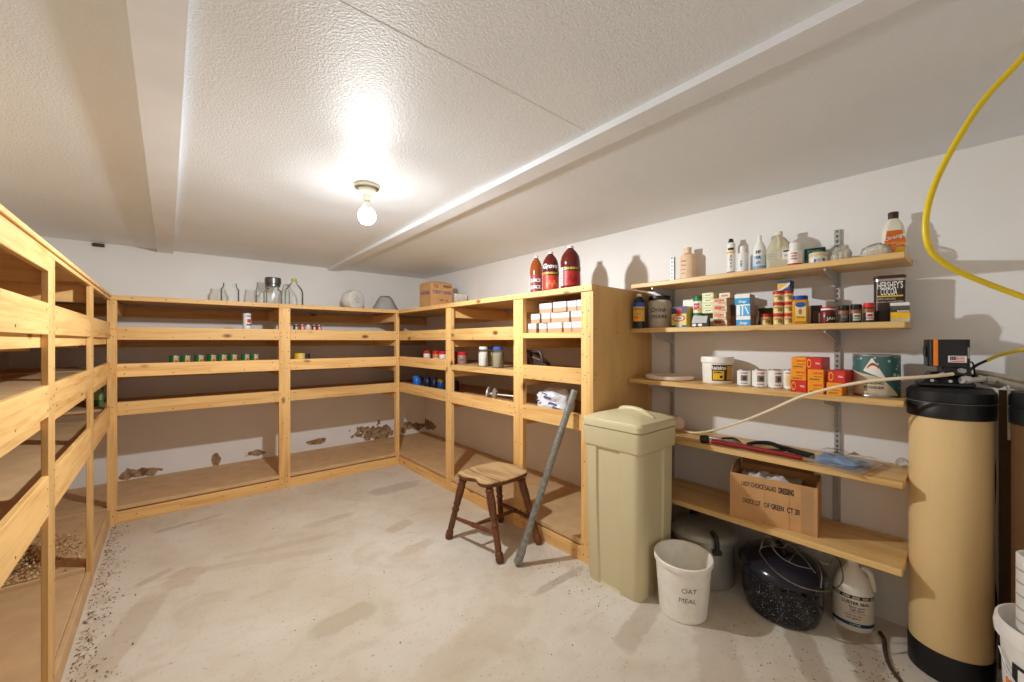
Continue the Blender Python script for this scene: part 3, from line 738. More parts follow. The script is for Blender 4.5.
for k in range(5):
    zb = S2 + .052 + k * .0305 if k else S2
    t, mb, d, w, h = carton('pudding_box', ['lowest pale green box at the bottom of its stack', 'pale green box second from the bottom of its stack', 'pale green box in the middle of its stack', 'pale green box second from the top of its stack', 'pale green box on top of its stack'][k] + ' beside the fruit cans', 'box', 2.430, 702, 713.5, 0, zb, .09, PALE if k else C((196, 186, 150)), zt=zb + (.030 if k else .052), group='stacked pale green boxes')
    if k:
        patch(mb, d, -w * .3, h * .2, w * .42, h * .8, C((242, 240, 214))); patch(mb, d, -w * .22, h * .42, w * .3, h * .62, C((104, 150, 76)), .0013); patch(mb, d, w * .25, h * .66, w * .46, h * .9, YEL, .0013)
    mb.build('body', t)
y, t_, s_ = col(701, 2.335)
t = thing('mint_box', 'small dark carton with a tilted grey front before the fruit cans', 'box', (2.335, y, S2), -82)
mb = MB(); mb.loft([[Vector((x, -.024, 0)), Vector((x, .018, 0)), Vector((x, .018, .062)), Vector((x, .002, .062)), Vector((x, -.024, .02))] for x in (-.048, .045)], DARK)
mb.faces([Vector((-.044, -.0245, .021)), Vector((.036, -.0245, .021)), Vector((.036, .0012, .0625)), Vector((-.044, .0012, .0625))], [(0, 1, 2, 3)], C((196, 194, 192)))
for x in (-.03, .002): oval(mb, .0245, x, .010, .012, .008, WHITE)
mb.build('body', t)
for k in range(4):
    zb = S2 + k * .041
    t, mb, d, w, h = carton('gelatin_box', ['cream box with red fruit print at the bottom of its stack', 'cream box with red fruit print second from the bottom', 'cream box with red fruit print third from the bottom', 'cream box with red fruit print topping its stack'][k] + ', beside blue cartons', 'box', 2.410, 713, 726.5, 0, zb, .085, C((226, 206, 168)), zt=zb + .0405, group='stacked cream boxes', skew=[3, -2, 2, 0][k])
    patch(mb, d, -w * .4, h * .45, w * .1, h * .9, [C((178, 60, 52)), C((214, 122, 84)), C((196, 88, 60)), C((206, 128, 92))][k]); patch(mb, d, -w * .1, h * .2, w * .42, h * .42, C((206, 150, 110)), .0012); mb.text('Jell', .016, RED, flat(d + .0015, w * .2, h * .68), w * .4, .02); mb.build('body', t)
t, mb, d, w, h = carton('gelatin_box', 'small cream box lying across the top of the red fruit print stack', 'box', 2.420, 719, 730, 0, S2 + 4 * .041, .09, C((232, 216, 186)), zt=S2 + 4 * .041 + .03)
patch(mb, d, -w * .3, h * .3, w * .3, h * .6, C((196, 130, 100))); mb.build('body', t)
t, mb, d, w, h = carton('cereal_carton', 'dark brown narrow carton between the cream boxes and the blue cartons', 'carton', 2.470, 727, 737, 305, S2, .1, C((86, 62, 50)))
patch(mb, d, -w * .35, h * .1, w * .35, h * .5, C((134, 92, 66))); mb.build('body', t)
BL = C((44, 156, 214)); zz = S2
for k, (u0, u1, hh, dp, sk) in enumerate(((736, 750, .052, .075, 2), (736.5, 751, .062, .075, -4), (734, 748.5, .056, .085, 5))):
    t, mb, d, w, h = carton('blue_carton', ['light blue and white carton at the bottom of the blue stack', 'light blue carton with a white panel in the middle of the blue stack', 'light blue carton with a white lid edge on top of the blue stack'][k], 'carton', 2.345, u0, u1, 0, zz, dp + .02, C((150, 122, 104)), zt=zz + hh, group='stacked light blue cartons', skew=sk)
    zz += hh
    patch(mb, d, -w / 2, 0, w / 2, h, BL); patch(mb, d, -w / 2, h * (.62 if k != 1 else .9), w / 2, h, WHITE, .0013)
    if k == 1:
        patch(mb, d, -w * .46, h * .05, -w * .2, h * .95, WHITE, .0015); patch(mb, d, -w * .08, h * .05, w * .02, h * .95, WHITE, .0015)
        mb.faces([Vector((x, -d - .0016, z)) for x, z in ((w * .12, h * .8), (w * .2, h * .8), (w * .44, h * .15), (w * .36, h * .15))], [(0, 1, 2, 3)], WHITE)
    else:
        mb.text('Snap', .02, WHITE, flat(d + .0016, 0, h * .28), w * .8, .03, .3)
    mb.build('body', t)
MUS = C((232, 206, 140)); TINB = C((206, 168, 98))
def spice_tin(X, u0, u1, zb, h, lab, side):
    t, r, h_ = stand('spice_tin', lab, 'spice jar', X, u0, u1, 300, S2, -70, 'red lidded spice tins'); t.location.z = zb
    mb = MB(); mb.lathe([(r * .96, 0), (r, .004), (r, h * .74)], TINB, 26); mb.wrap(r, h * .06, h * .68, -60, 60, MUS if side else C((196, 150, 84))); mb.wrap(r, h * .2, h * .5, -8, 46, C((142, 132, 62)), eps=.001); mb.text('spice', .014, C((150, 50, 36)), cyl(r, h * .56, 1, 1, -12), .03, .02); mb.build('body', t)
    MB().lathe([(r * 1.03, h * .74), (r * 1.03, h * .97), (r * .96, h)], RED, 26).build('lid', t)
spice_tin(2.420, 760.5, 771.5, S2, .062, 'red lidded spice tin standing alone right of the blue cartons', 1)
nm = ('at the bottom of the left column', 'in the middle of the left column', 'on top of the left column'), ('at the bottom of the right column', 'in the middle of the right column', 'on top of the right column')
for c, (u0, u1, X) in enumerate(((773, 783.5, 2.39), (783.8, 793.5, 2.40))):
    for k in range(3): spice_tin(X, u0, u1, S2 + .058 * k, .0575, 'red lidded spice tin ' + nm[c][k] + ', left of the mustard jar', 1)
t, mb, d, w, h = carton('tea_tin', 'small blue and yellow box lying on top of the red lidded tins', 'box', 2.415, 777, 790.5, 0, S2 + .175, .06, C((30, 78, 112)), zt=S2 + .175 + .055)
mb.faces([Vector((x, -d - .001, z)) for x, z in ((-w * .46, h * .1), (w * .3, h * .3), (w * .46, h * .75), (-w * .46, h * .75))], [(0, 1, 2, 3)], C((238, 186, 74)))
mb.faces([Vector((x, -d - .0015, z)) for x, z in ((-w * .46, h * .08), (-w * .1, h * .1), (w * .46, h * .6), (w * .46, h * .78))], [(0, 1, 2, 3)], WHITE); mb.build('body', t)
t, mb, d, w, h = carton('tea_tin', 'flat brown box lying behind the lone red lidded tin', 'box', 2.510, 757, 772, 0, S2, .08, C((92, 74, 44)), zt=S2 + .10); patch(mb, d, -w * .4, h * .15, w * .4, h * .3, BLUE); mb.build('body', t)
t, r, h = stand('mustard_jar', 'tall yellow square jar with a blue lid and pale label', 'jar', 2.420, 791.5, 808.5, 296, S2, -72)
MUSJ = C((214, 148, 34), .3)
mb = MB(); mb.loft([rrect(r * q, r * q, r * .4, z * h) for q, z in ((.92, 0), (.98, .03), (.98, .80), (.8, .86))], MUSJ); d = r * .98
patch(mb, d, -r * .62, h * .12, r * .62, h * .72, C((236, 218, 160))); oval(mb, d, 0, h * .68, r * .62, h * .09, BLUE); patch(mb, d, -r * .55, h * .13, r * .55, h * .3, YEL, .0014); mb.text('Honey', .02, BROWN if False else C((120, 70, 30)), flat(d + .002, 0, h * .25), r * .9, .02); oval(mb, d, -.002, h * .44, r * .2, h * .1, C((190, 120, 50)), .002); mb.build('body', t)
MB().lathe([(r * .92, h * .86), (r * .94, h * .88), (r * .94, h * .99), (r * .86, h)], C((30, 66, 160)), 30).build('lid', t)
t, r, h = stand('pepper_tin', 'dark pepper tin half hidden behind the dark red jar', 'tin', 2.470, 811, 822, 305.5, S2, -72)
mb = MB(); mb.loft([rrect(r, r * .6, r * .3, z * h) for z in (0, .9, 1)], C((60, 50, 40))); patch(mb, r * .6, -r * .7, h * .15, r * .7, h * .7, C((96, 74, 52))); patch(mb, r * .6, r * .3, h * .1, r * .8, h * .6, WHITE, .0014); mb.build('body', t)
t, r, h = stand('preserve_jar', 'dark red jar with a black label and a red and white lid', 'jar', 2.410, 820, 836, 307, S2, -72)
DRED = C((110, 30, 34), .3)
mb = MB(); mb.lathe([(r * .92, 0), (r, .008), (r, h * .7), (r * .86, h * .8)], DRED, 30); mb.wrap(r, h * .1, h * .5, -20, 60, DARK); mb.text('JAM', .02, CREAM, cyl(r, h * .3, 1, 1, 18), .04, .02); mb.build('body', t)
MB().lathe([(r * .88, h * .8), (r * .92, h * .82), (r * .92, h * .9), (r * .9, h), (r * .8, h)], [WHITE, WHITE, RED, RED], 30).build('lid', t)
for k, (u0, u1, vt, cm, lm, lab) in enumerate(((838, 849.5, 305.5, BLACK, C((90, 84, 76)), 'black capped spice jar with a grey label'), (850, 862, 304.5, BLACK, C((206, 214, 190)), 'black capped spice jar with a pale green label'), (863, 875, 303, C((206, 44, 32)), C((222, 210, 200)), 'red capped spice jar with a white-red label'))):
    t, r, h = stand('spice_jar', lab + ' on the crowded wall shelf', 'spice jar', 2.36, u0, u1, vt, S2, -74, 'spice jars right of the shelf track')
    mb = MB(); mb.lathe([(r * .95, 0), (r, .005), (r, h * .5), (r, h * .70), (r * .9, h * .76)], [DARK, DARK, C((150, 90, 52)), DARK], 28); mb.wrap(r, h * .12, h * .5, -35, 40, lm); mb.wrap(r, h * .3, h * .42, -25, 30, RED if k == 2 else C((120, 112, 100)), eps=.001); mb.text('herb', .012, INK, cyl(r, h * .22, 1, 1, 0, .0012), .026, .02); mb.build('body', t)
    MB().lathe([(r * .96, h * .76), (r * .98, h * .78), (r * .98, h * .98), (r * .9, h)], cm, 28).build('cap', t)
t, r, h = stand('cocoa_canister', 'large dark brown cocoa canister with white lettering', 'canister', 2.490, 873.5, 905, 276, S2, -80)
COC = C((58, 38, 34), .35)
mb = MB(); hx = r * 1.0; d = r * .62
mb.loft([rrect(hx, d, d * .55, z * h) for z in (0, .88, .93)], [COC, STEEL]); 
mb.text("HERSHEY'S", .044, WHITE, flat(d + .0012, 0, h * .78), None, .02, squeeze=hx * 1.6); mb.text('COCOA', .042, WHITE, flat(d + .0012, -.004, h * .645), None, .02, squeeze=hx * 1.05); patch(mb, d, -hx * .82, h * .545, hx * .82, h * .575, YEL); mb.text('100% CACAO', .012, CREAM, flat(d + .0012, -.012, h * .5), .06, .01); mb.text('NATURAL UNSWEETENED', .01, CREAM, flat(d + .0012, 0, h * .44), .09, .01)
mb.build('body', t); MB().loft([rrect(hx * 1.03, d * 1.04, d * .56, z) for z in (h * .93, h * .985)] + [rrect(hx * .97, d * .98, d * .5, h)], C((74, 42, 34))).build('lid', t)
y, t_, s_ = col(898.5, 2.345)
t = thing('cocoa_pouch', 'white and yellow pouch leaning against the dark brown canister', 'pouch', (2.395, y, S2), -80)
mb = MB(); rings = []
for q in range(7):
    z = .085 * q / 6; dd = .016 * math.sin(PI * (q + .6) / 7.4) + .001
    rings.append([Vector((x, (-dd if k else dd) + .02 * q / 6, z)) for k, xs in ((1, (-.03, -.02, 0, .02, .03)), (0, (.03, .02, 0, -.02, -.03))) for x in xs])
mb.loft(rings, [C((206, 200, 176)), YEL, YEL, C((72, 62, 56)), C((92, 86, 80)), WHITE]); mb.text('BAKING', .018, WHITE, lambda x, y: Vector((x + .008, -.0185, .046 + y)), .036, .03); mb.build('body', t)

# ================================================================== third wall shelf
y, t_, s_ = col(669, 2.44)
t = thing('plastic_disc', 'white round plastic lid lying at the left end of the third wall shelf', 'lid', (2.445, y, S3))
MB().lathe([(.135, 0), (.145, .006), (.148, .024), (.140, .027), (.128, .016), (.02, .014)], C((228, 214, 200)), 48).build('rim', t)
t, r, h = stand('plastic_tub', 'white plastic tub with a black and yellow label on the third wall shelf', 'tub', 2.48, 700.5, 734, 356.5, S3, -60)
mb = MB(); mb.lathe([(r * .86, 0), (r * .88, .004), (r * .93, h * .76)], C((240, 236, 226)), 44); rr = r * .88; 
mb.wrap(rr, h * .10, h * .70, -28, 62, C((66, 42, 30)), R2=r * .925); mb.wrap(rr, h * .14, h * .48, -24, 18, YEL, eps=.0015, R2=r * .912); mb.wrap(rr, h * .14, h * .66, 30, 60, C((206, 160, 40)), eps=.0015, R2=r * .922)
mb.text('Raisins', .03, WHITE, cyl(r * .91, h * .59, 1, 1, -4, .004), .085, .03); mb.text('JUMBO', .016, DARK, cyl(r * .90, h * .42, 1, 1, -4, .004), .045, .02)
mb.wrap(rr, h * .2, h * .3, 2, 12, DARK, eps=.0022, R2=r * .9)
mb.build('body', t); MB().lathe([(r * .94, h * .76), (r, h * .78), (r, h * .95), (r * .96, h), (r * .9, h * .97)], C((240, 236, 228)), 44).build('lid', t)
for k, (u0, u1) in enumerate(((737, 751), (752, 767.2), (768.3, 782.5), (783.5, 796))):
    t, r, h = stand('milk_can', ['first small white can from the left in the row of four beside the white tub', 'second small white can from the left in the row of four beside the white tub', 'third small white can from the left in the row of four beside the white tub', 'last small white can of the row, with a yellow picture, touching the tea boxes'][k], 'can', 2.40, u0, u1, 369.5, S3, -62 - 4 * k, 'small white cans on the third wall shelf')
    mb = MB(); mb.lathe([(r, 0), (r * 1.02, .002), (r, .005), (r, h - .005), (r * 1.02, h - .002), (r, h), (r * .9, h - .003)], [STEEL, STEEL, WHITE, STEEL, STEEL, STEEL], 32)
    a = (-8, 4, 24, 10)[k]
    if k < 3:
        mb.wrap(r, h * .32, h * .68, a - 28, a + 28, C((128, 124, 120))); mb.wrap(r, h * .4, h * .6, a - 10, a + 18, C((70, 66, 64)), eps=.0012); mb.text('CLABBER', .022, RED if k < 2 else DARK, cyl(r, h * .8, 1, 1, a), r * 1.15, .03); mb.text('POWDER', .014, DARK, cyl(r, h * .18, 1, 1, a), r * 1.0, .02)
    else:
        mb.wrap(r, h * .2, h * .72, -40, 20, C((228, 208, 150))); mb.text('OATS', .018, NAVY, cyl(r, h * .82, 1, 1, -14), r * .9, .03)
    mb.build('body', t)
TY, TR = C((240, 152, 34)), C((206, 46, 34))
def tea(u0, u1, z0, h, m, lab, X=2.30, skew=0, vert=False):
    t, mb, d, w, h = carton('tea_box', lab, 'tea box', X, u0, u1, 0, z0, .13, m, zt=z0 + h, group='orange and red tea boxes', skew=skew)
    mb2 = mb; o = C((104, 76, 40))
    if m is TR:
        oval(mb, d, -w * .3, h * .5, w * .14, h * .36, YEL); oval(mb, d, -w * .3, h * .5, w * .1, h * .26, TR, .002); mb.text('TEA', .026, WHITE, flat(d + .0015, w * .24, h * .5), w * .3, .03)
    else:
        patch(mb, d, -w * .1, h * .36, w * .42, h * .44, C((196, 104, 24))); mb.text('PEKOE', .022, C((214, 60, 40)), flat(d + .0015, w * .14, h * .68), w * .55, .02); mb.text('100 BAGS', .016, C((40, 90, 50)), flat(d + .0015, -w * .06, h * .18), w * .6, .02)
    mb.build('body', t)
hh = .0555
tea(790.5, 806.5, S3, hh * 1.02, TR, 'red tea box at the bottom of the left tea column')
tea(790.5, 806, S3 + hh * 1.02, hh, TY, 'orange tea box in the middle of the left tea column')
tea(791, 806, S3 + hh * 2.02, hh, TY, 'orange tea box on top of the left tea column', skew=1)
tea(807.5, 823.5, S3, hh * 1.02, TY, 'orange tea box at the bottom of the middle tea column', 2.29)
tea(807.5, 823.5, S3 + hh * 1.02, hh, TY, 'orange tea box in the middle of the middle tea column', 2.29)
tea(806.5, 822.5, S3 + hh * 2.02, hh, TR, 'red tea box on top of the middle tea column', 2.292, -2)
tea(826.5, 842, S3, hh * 1.02, TY, 'orange tea box under a red one, in the shortest tea column', 2.285)
tea(829, 847, S3 + hh * 1.02, hh, TR, 'red tea box on top of the shortest tea column', 2.285, -5)
t, r, h = stand('powder_tin', 'big green and cream baking powder tin at the right end of the third wall shelf', 'tin', 2.42, 852, 900, 354.5, S3, -82)
TEAL = speckle('teal_print', (58, 100, 96), (170, 196, 186), 42, .22, .4); LCR = C((196, 182, 156))
mb = MB(); mb.lathe([(r, 0), (r * 1.015, .003), (r, .007), (r, h - .007), (r * 1.015, h - .003), (r, h), (r * .96, h - .004)], [STEEL, STEEL, C((70, 92, 86)), STEEL, STEEL, STEEL], 48)
mb.wrap(r, .008, h - .008, -95, 95, TEAL, n=30)
def cl(f): return lambda d: min(h - .009, max(.009, f(d)))
wrapf(mb, r, -95, 66, cl(lambda d: .009), cl(lambda d: h * (.60 - .0018 * (d + 60)) if d < 8 else h * (.48 - (d - 8) * .0082)), LCR, eps=.0012)
wrapf(mb, r, -32, 24, cl(lambda d: h * (.62 - (d + 32) * .0036)), cl(lambda d: h * (.62 + (d + 32) * .0145) if d < -10 else h * (.94 - (d + 10) * .0152)), C((232, 226, 214)), eps=.0017)
wrapf(mb, r, -22, 6, lambda d: h * (.66 + .09 * (1 - ((d + 8) / 14) ** 2)), lambda d: h * (.70 + .11 * (1 - ((d + 8) / 14) ** 2)), C((160, 60, 48)), eps=.0024)
mb.text('BAKING', .03, DARK, cyl(r, h * .335, 1, 1, -6, .002), .062, .02); mb.text('POWDER', .03, DARK, cyl(r, h * .225, 1, 1, -6, .002), .066, .02); mb.text('double acting', .01, C((120, 112, 96)), cyl(r, h * .08, 1, 1, -14, .002), .06)
mb.build('body', t)

# ================================================================== fourth wall shelf
y, t_, s_ = col(681, 2.44)
t = thing('plastic_float', 'white rounded plastic cap lying beside the beige brine bin', 'cap', (2.47, y + .05, S4), 0)
mb = MB(); rings = []
for q, x in ((.55, -.05), (.9, -.035), (1, 0), (1, .03), (.9, .045), (.6, .052)):
    rings.append([Vector((x, .048 * q * math.cos(2 * PI * k / 28), .048 + .048 * q * math.sin(2 * PI * k / 28))) for k in range(28)])
mb.loft(rings, C((222, 200, 180))); o = mb.build('body', t); t.rotation_euler.z = R(60)
# bolt cutter: jaws at the left, red handle in front, black grip loop behind
p = lambda u, v, z: wpt(u, v, (z - H) / ((341 - v) / F))
t = thing('bolt_cutter', 'red handled bolt cutter with black grip lying on the fourth wall shelf', 'bolt cutter', (2.36, .85, S4))
O = Vector(t.location)
a, b = p(712, 443, S4 + .018), p(802, 458, S4 + .018)
mb = MB(); mb.tube([p(712, 441.5, S4 + .02) - O, p(740, 446, S4 + .02) - O, b - O], lambda q: .0135 - .003 * q, C((134, 20, 24), .35), 12, smooth=6); mb.build('red_handle', t)
mb = MB(); mb.tube([p(748, 444, S4 + .014) - O, p(757, 442.6, S4 + .014) - O, p(770, 443.3, S4 + .014) - O, p(782, 447.5, S4 + .014) - O, p(796, 451.5, S4 + .014) - O, p(813, 456.3, S4 + .014) - O], lambda q: .009 + .006 * q, BLACK, 10, smooth=6)
mb.tube([p(748, 444.3, S4 + .012) - O, p(756, 448, S4 + .012) - O, p(770, 450, S4 + .012) - O, p(785, 450.5, S4 + .012) - O], .006, BLACK, 8, smooth=5); mb.build('black_grip', t)
mb = MB(); j = p(704, 438.5, S4 + .02) - O
mb.tube([p(701, 439, S4 + .02) - O, p(708, 439.2, S4 + .02) - O], .022, C((42, 34, 30)), 14); mb.tube([p(708, 437.5, S4 + .02) - O, p(722, 439.5, S4 + .02) - O, p(733, 440.5, S4 + .018) - O, p(741, 444, S4 + .018) - O], .007, STEEL, 8, smooth=4)
mb.tube([p(722, 438.2, S4 + .03) - O, p(734, 438.4, S4 + .03) - O, p(741, 443, S4 + .02) - O], .005, DARK, 8, smooth=4); mb.build('jaws', t)
FILM2 = thin_glass('thin_film', (.99, .99, .99), .12, (240, 238, 232))
# plastic bag with a folded blue sheet
t = thing('plastic_bag', 'clear plastic bag holding a folded light blue sheet on the fourth wall shelf', 'bag', (2.38, .42, S4), 0)
O = Vector(t.location)
def sheet(mb, cs, z, m, nx=18, ny=10, amp=.01, seed=0., th=.0, hump=.0):
    vs = []
    for i in range(nx + 1):
        for j in range(ny + 1):
            s, q = i / nx, j / ny
            a = cs[0].lerp(cs[1], s); b = cs[3].lerp(cs[2], s); pnt = a.lerp(b, q)
            n_ = noise.noise(Vector((s * 4 + seed, q * 3, seed))) + .6 * noise.noise(Vector((s * 9, q * 7 + seed, 1)))
            edge = min(1, 6 * min(s, 1 - s, q, 1 - q) + .25)
            vs.append(Vector((pnt.x, pnt.y, z + max(0, amp * (.6 + n_)) * edge + hump * math.sin(PI * s) * math.sin(PI * q))))
    mb.faces(vs, [(i * (ny + 1) + j, (i + 1) * (ny + 1) + j, (i + 1) * (ny + 1) + j + 1, i * (ny + 1) + j + 1) for i in range(nx) for j in range(ny)], m)
def q4(*uv): return [Vector((*(p(u, v, S4)[:2]), 0)) - Vector((O.x, O.y, 0)) for u, v in uv]
cs = [Vector((x - O.x, y - O.y, 0)) for x, y in ((2.262, .53), (2.225, .335), (2.50, .29), (2.575, .53))]
mb = MB(); sheet(mb, cs, .018, FILM2, amp=.022, seed=2.2, hump=.010); sheet(mb, cs, .002, FILM, amp=.003, seed=5.); mb.build('film', t)
cs = [Vector((x - O.x, y - O.y, 0)) for x, y in ((2.335, .515), (2.30, .37), (2.44, .33), (2.50, .51))]
mb = MB(); sheet(mb, cs, .014, C((118, 168, 216)), amp=.010, seed=7.4); sheet(mb, cs, .004, C((126, 172, 214)), amp=.003, seed=3.); mb.build('blue_sheet', t)
y = col(897, 2.5)[0]
t = thing('cup_lid', 'small clear plastic bag corner standing at the right end of the fourth wall shelf', 'scrap', (2.54, .235, S4), 0)
mb = MB(); blob(mb, .03, .022, .04, FILM, 4.4, .25, n=2); o = mb.build('crumpled_film', t)
t.name = 'plastic_scrap'; t['label'] = 'crumpled scrap of clear plastic at the right end of the fourth wall shelf'

# ================================================================== lowest wall shelf: the open cardboard box
p0 = Vector((2.238, .858, S5)); p1 = Vector((2.292, .496, S5))
bw = (p1 - p0).length; ang = math.degrees(math.atan2(p1.y - p0.y, p1.x - p0.x))
t = thing('cardboard_box', 'open cardboard box with printed lines of dark lettering on the lowest board shelf', 'box', (p0 + p1) / 2, ang)
bh, bd, wt = .228, .235, .005
mb = MB(); mb.box(-bw / 2, 0, 0, bw / 2, wt, bh, CARD); mb.box(-bw / 2, bd - wt, 0, bw / 2, bd, bh, CARD)
mb.box(-bw / 2, wt, 0, -bw / 2 + wt, bd - wt, bh, CARD); mb.box(bw / 2 - wt, wt, 0, bw / 2, bd - wt, bh, CARD); mb.box(-bw / 2 + wt, wt, 0, bw / 2 - wt, bd - wt, wt, CARD)
mb.text('LADY CHOICE SALAD', .034, INK, flat(.0012, -.055, bh * .80), None, .01, squeeze=.150); mb.text('DRESSING', .040, INK, flat(.0012, .062, bh * .80), None, .03, squeeze=.062)
mb.text('CHOICE CUT', .034, INK, flat(.0012, -.085, bh * .42), None, .01, squeeze=.080); mb.text('OF', .034, INK, flat(.0012, -.018, bh * .42), None, .01, squeeze=.024); mb.text('GREEN', .036, INK, flat(.0012, .026, bh * .42), None, .02, squeeze=.052); mb.text('CT 20', .036, INK, flat(.0012, .09, bh * .42), None, .02, squeeze=.05)
TAPE = plain('packing_tape', (178, 138, 96), .3, .05, 10)
patch(mb, 0, bw * .33, .001, bw * .46, bh - .001, TAPE, .0006); patch(mb, 0, bw * .2, .001, bw * .205, bh - .02, C((168, 124, 82), .8)); patch(mb, 0, -bw * .08, .001, -bw * .075, bh - .02, C((176, 130, 88), .8)); mb.build('body', t, smooth=False)
mb = MB(); mb.loft([[Vector((x, bd - .004 + .02 * k, bh + .058 * k)) for x in (-bw / 2 + .01, bw / 2 - .03)] + [Vector((x, bd + .001 + .02 * k, bh + .058 * k)) for x in (bw / 2 - .03, -bw / 2 + .01)] for k in (0, 1)], CARDIN); mb.build('flap', t, smooth=False)
for sg, dz in ((-1, .028), (1, .015)):
    x = sg * (bw / 2 - wt / 2)
    mb = MB(); mb.loft([[Vector((x - .002, y_, z)), Vector((x + .002, y_, z)), Vector((x + .002, y2, z)), Vector((x - .002, y2, z))] for y_, y2, z in ((.01, bd - .005, bh), (.06, bd - .005, bh + dz))], CARDIN); mb.build('flap', t, smooth=False)
mb = MB(); c4 = [Vector((-bw * .40, .02, 0)), Vector((bw * .3, .02, 0)), Vector((bw * .3, bd - .02, 0)), Vector((-bw * .44, bd - .02, 0))]
sheet(mb, c4, bh * .84, C((206, 204, 200)), amp=.03, seed=1.7)
o = mb.build('plastic_liner', None); o.location = t.location; o.rotation_euler = t.rotation_euler
# the liner lies loose in the box, so it is a thing of its own
tag(o, 'pale grey plastic sheet lying inside the open cardboard box', 'sheet')

# ================================================================== floor things by the right wall
# beige brine bin
t = thing('brine_bin', 'tall beige square plastic bin with a domed lid beside the plywood end panel', 'bin', (1.968, 1.289, 0), 0)
def panel_ring(hx, hy, r, z, dep):
    "a rounded square whose sides carry a shallow sunk panel"
    out = []
    for sgx, sgy, ax in ((-1, 0, 0), (0, -1, 1), (1, 0, 0), (0, 1, 1)):
        pass
    base_ = rrect(hx, hy, r, z, 5)
    res = []
    n = len(base_)
    for i, p_ in enumerate(base_):
        res.append(p_); q = base_[(i + 1) % n]
        if (q - p_).length > r * 1.2:
            d = (q - p_).normalized(); nr = Vector((-d.y, d.x, 0))
            if nr.dot(p_) > 0: nr = -nr
            Ln = (q - p_).length
            for f_, g_ in ((.16, 0), (.19, 1), (.70, 1), (.73, 0)): res.append(p_ + d * Ln * f_ + nr * dep * g_)
    return res
mb = MB(); mb.loft([panel_ring(hx - .007 * (1 - q), hx - .004 * (1 - q), .045, z, .011 if 0 < z < .742 else .0005) for hx, q, z in ((.170, 0, 0), (.173, .0, .01), (.177, 1, .40), (.179, 1, .741), (.179, 1, .752))], BEIGE); mb.build('body', t)
mb = MB(); mb.loft([rrect(hx, hx, .03, z) for hx, z in ((.176, .748), (.184, .756), (.186, .765), (.188, .858), (.176, .861))], BEIGE); mb.build('collar', t)
lid = MB(); lid.loft([rrect(hx, hx, r_, z) for hx, r_, z in ((.176, .03, .861), (.189, .032, .864), (.190, .034, .893), (.184, .04, .907), (.14, .045, .925), (.09, .05, .937), (.03, .028, .942))], BEIGE); lo = lid.build('lid', t)
mb = MB(); mb.tube([(0, .06, .928), (0, .05, .942), (0, .02, .950), (0, -.05, .950), (0, -.10, .938), (0, -.15, .912)], lambda q: .013 + .004 * math.sin(PI * q), BEIGE, 12, smooth=5); hd = mb.build('handle', t)
hd.parent = lo
# white pail
t = thing('pail', 'white oval plastic pail with handwritten marker words standing before the steel pot', 'pail', (1.945, .966, 0), -58)
PAILW = C((238, 234, 224), .4)
mb = MB(); A, B = .98, 1.08
mb.lathe([(.108, 0), (.113, .004), (.131, .245), (.139, .250), (.140, .268), (.137, .272), (.131, .270), (.127, .24), (.1, .012)], PAILW, 56, A, B, cap1=True)
def pailw(a0, zc):
    return lambda x, y: (lambda rr: Vector((rr * A * math.sin(x / .125 + R(a0)), -rr * B * math.cos(x / .125 + R(a0)), zc + y)))(.113 + (zc + y) * .0735 + .0035)
mb.text('OAT', .040, INK, pailw(6, .165), .068, -.014, .1); mb.text('MEAL', .034, INK, pailw(3, .118), .078, -.014, .1); mb.build('body', t)
for k in range(14):
    pass
# steel pot with clamped lid
t = thing('stock_pot', 'dull steel pot with a clamped flat lid on the floor under the lowest shelf', 'pot', (2.315, 1.03, 0), -40)
mb = MB(); mb.lathe([(.150, 0), (.158, .006), (.158, .225), (.168, .228), (.168, .250), (.16, .252)], ALU, 56); mb.build('body', t)
mb = MB(); mb.lathe([(.170, .236), (.178, .238), (.178, .258), (.170, .264), (.166, .272), (.150, .282), (.10, .288), (.02, .290)], ALU, 56); mb.build('lid', t)
mb = MB(); 
mb.tube([(.125, -.0, .300), (.172, 0, .296), (.189, 0, .275), (.187, 0, .225)], .0125, C((44, 38, 34)), 8, smooth=4); mb.box(.178, -.022, .21, .2, .022, .235, C((44, 38, 34)), .004)
o = mb.build('clamp', t); o.rotation_euler.z = R(-96)
mb = MB(); mb.tube([(-.125, -.0, .300), (-.172, 0, .296), (-.189, 0, .275), (-.187, 0, .225)], .0125, C((44, 38, 34)), 8, smooth=4); o = mb.build('clamp', t); o.rotation_euler.z = R(-96)
# speckled roaster
t = thing('enamel_roaster', 'black speckled oval enamel roaster with domed lid on the floor under the lowest shelf', 'roaster', (2.335, .655, 0), 30)
ENA = speckle('speckled_enamel', (18, 19, 24), (196, 200, 206), 150, .13, .18)
mb = MB(); mb.lathe([(.150, 0), (.168, .012), (.180, .06), (.184, .19), (.194, .198), (.194, .206)], ENA, 64, 1.1, .93); mb.build('body', t)
mb = MB(); mb.lathe([(.190, .206), (.199, .205), (.198, .216), (.176, .244), (.13, .270), (.07, .282), (.01, .285)], plain('navy_enamel', (30, 30, 40), .16, .05), 64, 1.1, .93); lo = mb.build('lid', t)
mb = MB(); mb.tube([(-.05, 0, .280), (-.045, 0, .306), (.0, 0, .314), (.045, 0, .306), (.05, 0, .280)], .007, BLACK, 8, smooth=4); mb.build('handle', t).parent = lo
for sg in (-1, 1):
    mb = MB(); mb.tube([(sg * .18, -.05, .175), (sg * .215, -.04, .178), (sg * .225, 0, .18), (sg * .215, .04, .178), (sg * .18, .05, .175)], .006, BLACK, 8, smooth=4); mb.build('handle', t)
